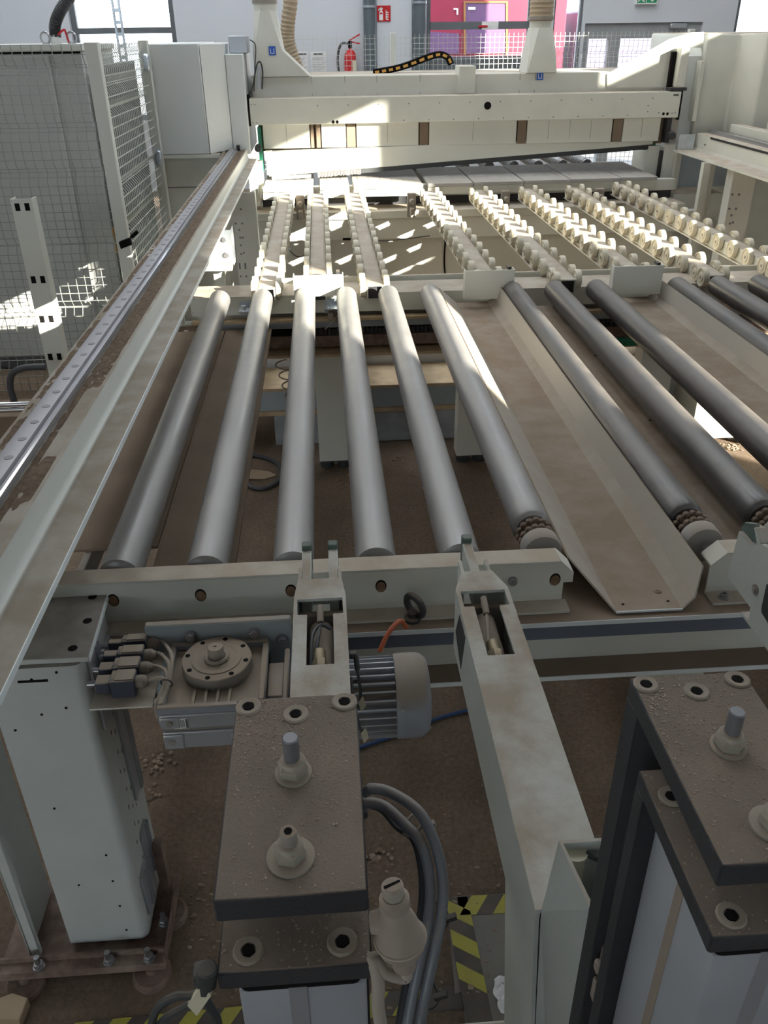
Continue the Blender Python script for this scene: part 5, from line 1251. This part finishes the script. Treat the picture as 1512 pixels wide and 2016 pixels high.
# ------------------------------------------------------------------ limit switches with cables
SW = [((217, 1319), (268, 1319), (217, 1343), 268, 1338, 288), ((223, 1294), (277, 1294), (223, 1315), 274, 1312, 298), ((231, 1271), (284, 1271), (231, 1288), 279, 1288, 304), ((240, 1249), (290, 1249), (240, 1263), 288, 1264, 312)]
sl = ['at the front of the row', 'second in the row from the front', 'third in the row from the front', 'at the back of the row']
zs = .962
part('switch_plate', MB().box(-.475, -.36, 1.19, 1.345, .917, .921), 'paint', thing('switch_bracket', 'small white angle plate under the row of limit switches', 'bracket', (-.42, 1.26, .917)))
ends = [(332, 1330), (336, 1300), (340, 1285), (344, 1262)]
for k, (a, b, c, gx, gy, gx2) in enumerate(SW):
    A, B, Cc = P(*a, z=zs), P(*b, z=zs), P(*c, z=zs)
    ya, yb_ = Cc.y, A.y
    xa, xb = (A.x + Cc.x) / 2, B.x
    t = thing('limit_switch', 'dusty limit switch beside the column, ' + sl[k], 'switch', ((xa + xb) / 2, (ya + yb_) / 2, .921), 'limit switches beside the column')
    part('body', MB().box(xa, xb, ya, yb_, .9215, zs), 'switch_body', t, bevel=.002)
    part('head', MB().box(xa - .028, xa - .001, ya + .004, yb_ - .004, .93, zs - .006), 'switch_body', t, bevel=.002)
    part('plunger', MB().cyl((xa - .045, (ya + yb_) / 2, .945), (xa - .028, (ya + yb_) / 2, .945), .006, seg=12), 'steel', t)
    part('screw', MB().cyl((xa + .004, ya + .008, zs), (xa + .004, ya + .008, zs + .0012), .0035, seg=10), 'steel', t)
    part('lid', MB().box(xa + .010, xb - .001, ya + .002, yb_ - .002, zs, zs + .0025), 'switch_body', t, bevel=.0008)
    gp = Vector((xb, (ya + yb_) / 2, .945))
    part('gland', MB().lathe(gp, (1, 0, 0), [(.011, 0), (.0125, .003), (.0125, .014), (.0095, .017), (.008, .022)], 16), 'valve_cream', t)
    e = Vector((-.375 + .004 * k, 1.30 + .012 * k, .89))
    part('cable', MB().tube(spline([gp + Vector((.018, 0, 0)), gp + Vector((.030, 0, .002)), P(320 + 6 * k, 1335 - 14 * k, z=.958), P(322 + 4 * k, 1352 - 4 * k, z=.95), P(308 + 4 * k, 1385, z=.935), P(311 + 5 * k, 1412 - 3 * k, z=.92), P(322 + 3 * k, 1408 - 2 * k, z=.92)], 10), .0036, 8), 'cable_dusty', t)
solid('cable_tie', MB().torus(P(328, 1345, z=.952), (.2, 1, .2), .011, .0015, 18, 6), 'rubber', 'black cable tie around the limit switch cables', 'cable tie')

# ================================================================== FLOOR: tape, mat, scraps, chips
def fp(px, py, z=FL): return P(px, py, z=z)
t = thing('floor_mat', 'grey floor plate edged with yellow and black hazard tape', 'mat', (.45, 1.0, FL))
part('plate', MB().prism([Vector((.25, 1.32, FL + .002)), Vector((1.1, 1.30, FL + .002)), Vector((1.1, .55, FL + .002)), Vector((.20, .55, FL + .002))], (0, 0, .010)), 'mat_grey', t)
def tape(name, p0, p1, wd, z, label, par=None):
    p0, p1 = Vector((*p0, z)), Vector((*p1, z)); d = p1 - p0; L = d.length; d.normalize(); n = Vector((-d.y, d.x, 0))
    t = par or thing(name, label, 'tape', (p0 + p1) / 2)
    part('tape_base', MB().prism([p0 - n * wd / 2, p1 - n * wd / 2, p1 + n * wd / 2, p0 + n * wd / 2], (0, 0, .0008)), 'tape_black', t, smooth=False)
    s = 0.0; st = .082; zz = Vector((0, 0, .0009))
    while s + st * .5 + wd < L:
        a = p0 + d * s; b = p0 + d * (s + st * .5)
        part('yellow_stripe', MB().prism([a - n * wd / 2 + zz, b - n * wd / 2 + zz, b + d * wd * .7 + n * wd / 2 + zz, a + d * wd * .7 + n * wd / 2 + zz], (0, 0, .0006)), 'tape_yellow', t, smooth=False)
        s += st
    return t
tape('hazard_tape', (.252, 1.315), (.262, 0.98), .058, FL + .0125, '', t)
tape('hazard_tape', (.255, 1.292), (.75, 1.28), .052, FL + .0125, '', t)
tape('hazard_tape', (-.75, 1.052), (.245, 1.075), .055, FL + .001, 'yellow and black hazard tape on the dusty floor before the clamp units')
solid('tape_roll_edge', MB().prism([fp(882, 1800), fp(892, 1800), fp(918, 1950), fp(896, 1958)], (0, 0, .004)), 'paint_blue_grey', 'loose bluish plastic strip lying along the hazard tape', 'strip')
# crumpled foil
m = MB(); import mathutils.noise as mn
cx, cy = fp(1015, 1965).x, fp(1015, 1965).y
N1 = 16; vs = []; fs = []
for j in range(N1 + 1):
    for i in range(N1 + 1):
        u, v = i / N1 - .5, j / N1 - .5
        r = .10 + .012 * mn.noise(Vector((u * 4, v * 4, 1)))
        vs.append((cx + u * r * (1 - .3 * abs(v)), cy + v * r * .9 * (1 - .3 * abs(u)), FL + .014 + .009 * abs(mn.noise(Vector((u * 14, v * 14, 5)))) + .004 * random.random()))
for j in range(N1):
    for i in range(N1): a = j * (N1 + 1) + i; fs.append((a, a + 1, a + N1 + 2, a + N1 + 1))
solid('crumpled_paper', m.add(vs, fs), 'paper', 'crumpled white scrap on the floor plate beside the clamp arm post', 'scrap', smooth=False)
c = fp(20, 2000); solid('wood_offcut', MB().prism([(c.x - .03, c.y - .02, FL), (c.x + .035, c.y - .03, FL), (c.x + .04, c.y + .02, FL), (c.x + .0, c.y + .035, FL), (c.x - .04, c.y + .02, FL)], (0, 0, .03)), 'cardboard', 'pale wood offcut on the floor beside the column foot', 'offcut', bevel=.002)
solid('blue_hose', MB().tube(spline([fp(700, 1478) + Vector((0, 0, .008)), fp(780, 1450) + Vector((0, 0, .008)), fp(850, 1422) + Vector((0, 0, .008)), fp(920, 1402) + Vector((0, 0, .008)), fp(990, 1390) + Vector((0, 0, .008))]), .006, 8), 'cable_blue', 'thin dark blue air hose lying on the sawdust behind the motor', 'hose')
solid('black_cable', MB().tube(spline([fp(480, 915) + Vector((0, 0, .012)), fp(485, 955) + Vector((0, 0, .012)), fp(520, 966) + Vector((0, 0, .012)), fp(552, 945) + Vector((0, 0, .012)), fp(545, 915) + Vector((0, 0, .012)), fp(500, 900) + Vector((0, 0, .012)), fp(470, 905) + Vector((0, 0, .012))]), .011, 8), 'hose_black', 'loop of black cable lying on the floor under the rollers', 'cable')
solid('cardboard_piece', MB().prism([fp(487, 925), fp(530, 930), fp(545, 938), fp(520, 945), fp(485, 945)], (0, 0, .006)), 'cardboard', 'brown cardboard piece inside the cable loop on the floor', 'cardboard')
# air pipes and black hose at the far left behind the guide rail
t = thing('floor_pipe', 'pair of steel pipes crossing behind the left guide rail near the fence', 'pipe', (-1.6, 4.2, FL))
for z in (.30, .33): part('pipe', MB().cyl((-3.0, 4.2, z), (-.9, 4.2, z), .014, seg=12), 'polished', t)
part('carrier', MB().box(-3.0, -.9, 4.2, 4.45, FL, .26), 'dust_sheet', t)
solid('black_hose', MB().tube(spline([P(px, py, y=4.3) for px, py in ((28, 790), (20, 760), (25, 735), (50, 724), (90, 722))]), .018, 10), 'hose_black', 'bent black hose rising before the wire fence', 'hose')
# steel chute lit by the sun under the right rollers
t = thing('chip_conveyor', 'pale sheet metal chip conveyor box on the floor below the right rollers', 'conveyor', (2.0, 4.05, FL))
part('box', MB().prism([(1.86, 3.86, FL + .03), (2.14, 3.86, FL + .03), (2.14, 3.86, .46), (1.86, 3.86, .46)], (0, .5, 0)), 'paint_clean', t)
part('leg', MB().box(1.88, 1.91, 3.9, 3.93, FL, FL + .03).box(2.09, 2.12, 3.9, 3.93, FL, FL + .03), 'paint', t)
# loose wood chips and crumbs
m = MB()
for k in range(2600):
    x = random.uniform(-.45, 1.6); yy = random.uniform(1.0, 3.9)
    if k > 1700: x, yy = random.uniform(-.42, 1.2), random.uniform(1.02, 1.5)
    s = random.uniform(.0010, .0030) * (1.7 if random.random() < .05 else 1)
    if x > .2 and yy < 1.34 and k % 5: continue; a = random.uniform(0, 6.28)
    ax = Vector((math.cos(a), math.sin(a), random.uniform(-.2, .2))) * s * random.uniform(.8, 2.2); ay = Vector((-math.sin(a), math.cos(a), 0)) * s
    m.obox((x, yy, FL + s * .5 + (.012 if (x > .2 and yy < 1.32) else 0)), ax, ay, Vector((0, 0, s * .5)))
solid('wood_chips', m, 'wood_chip', 'loose wood chips and crumbs scattered over the dusty floor', 'wood chips', kind='stuff', smooth=False)
m = MB()
for (px, py, n) in ((785, 905, 9), (675, 955, 14), (890, 960, 10), (310, 1505, 26), (740, 1690, 20), (700, 940, 8), (1440, 880, 40), (640, 930, 8), (300, 1560, 10)):
    c = fp(px, py)
    for k in range(n):
        s = random.uniform(.004, .009); q = Vector((random.gauss(0, .022), random.gauss(0, .022), s * .4)) + c
        m.lathe(q - Vector((0, 0, s * .4)), (random.uniform(-.3, .3), random.uniform(-.3, .3), 1), [(s * .6, 0), (s, s * .35), (s * .7, s * .8), (0, s)], 6)
solid('sawdust_clumps', m, 'wood_chip', 'small clumps of sawdust and shavings on the floor under the rollers', 'sawdust', kind='stuff')
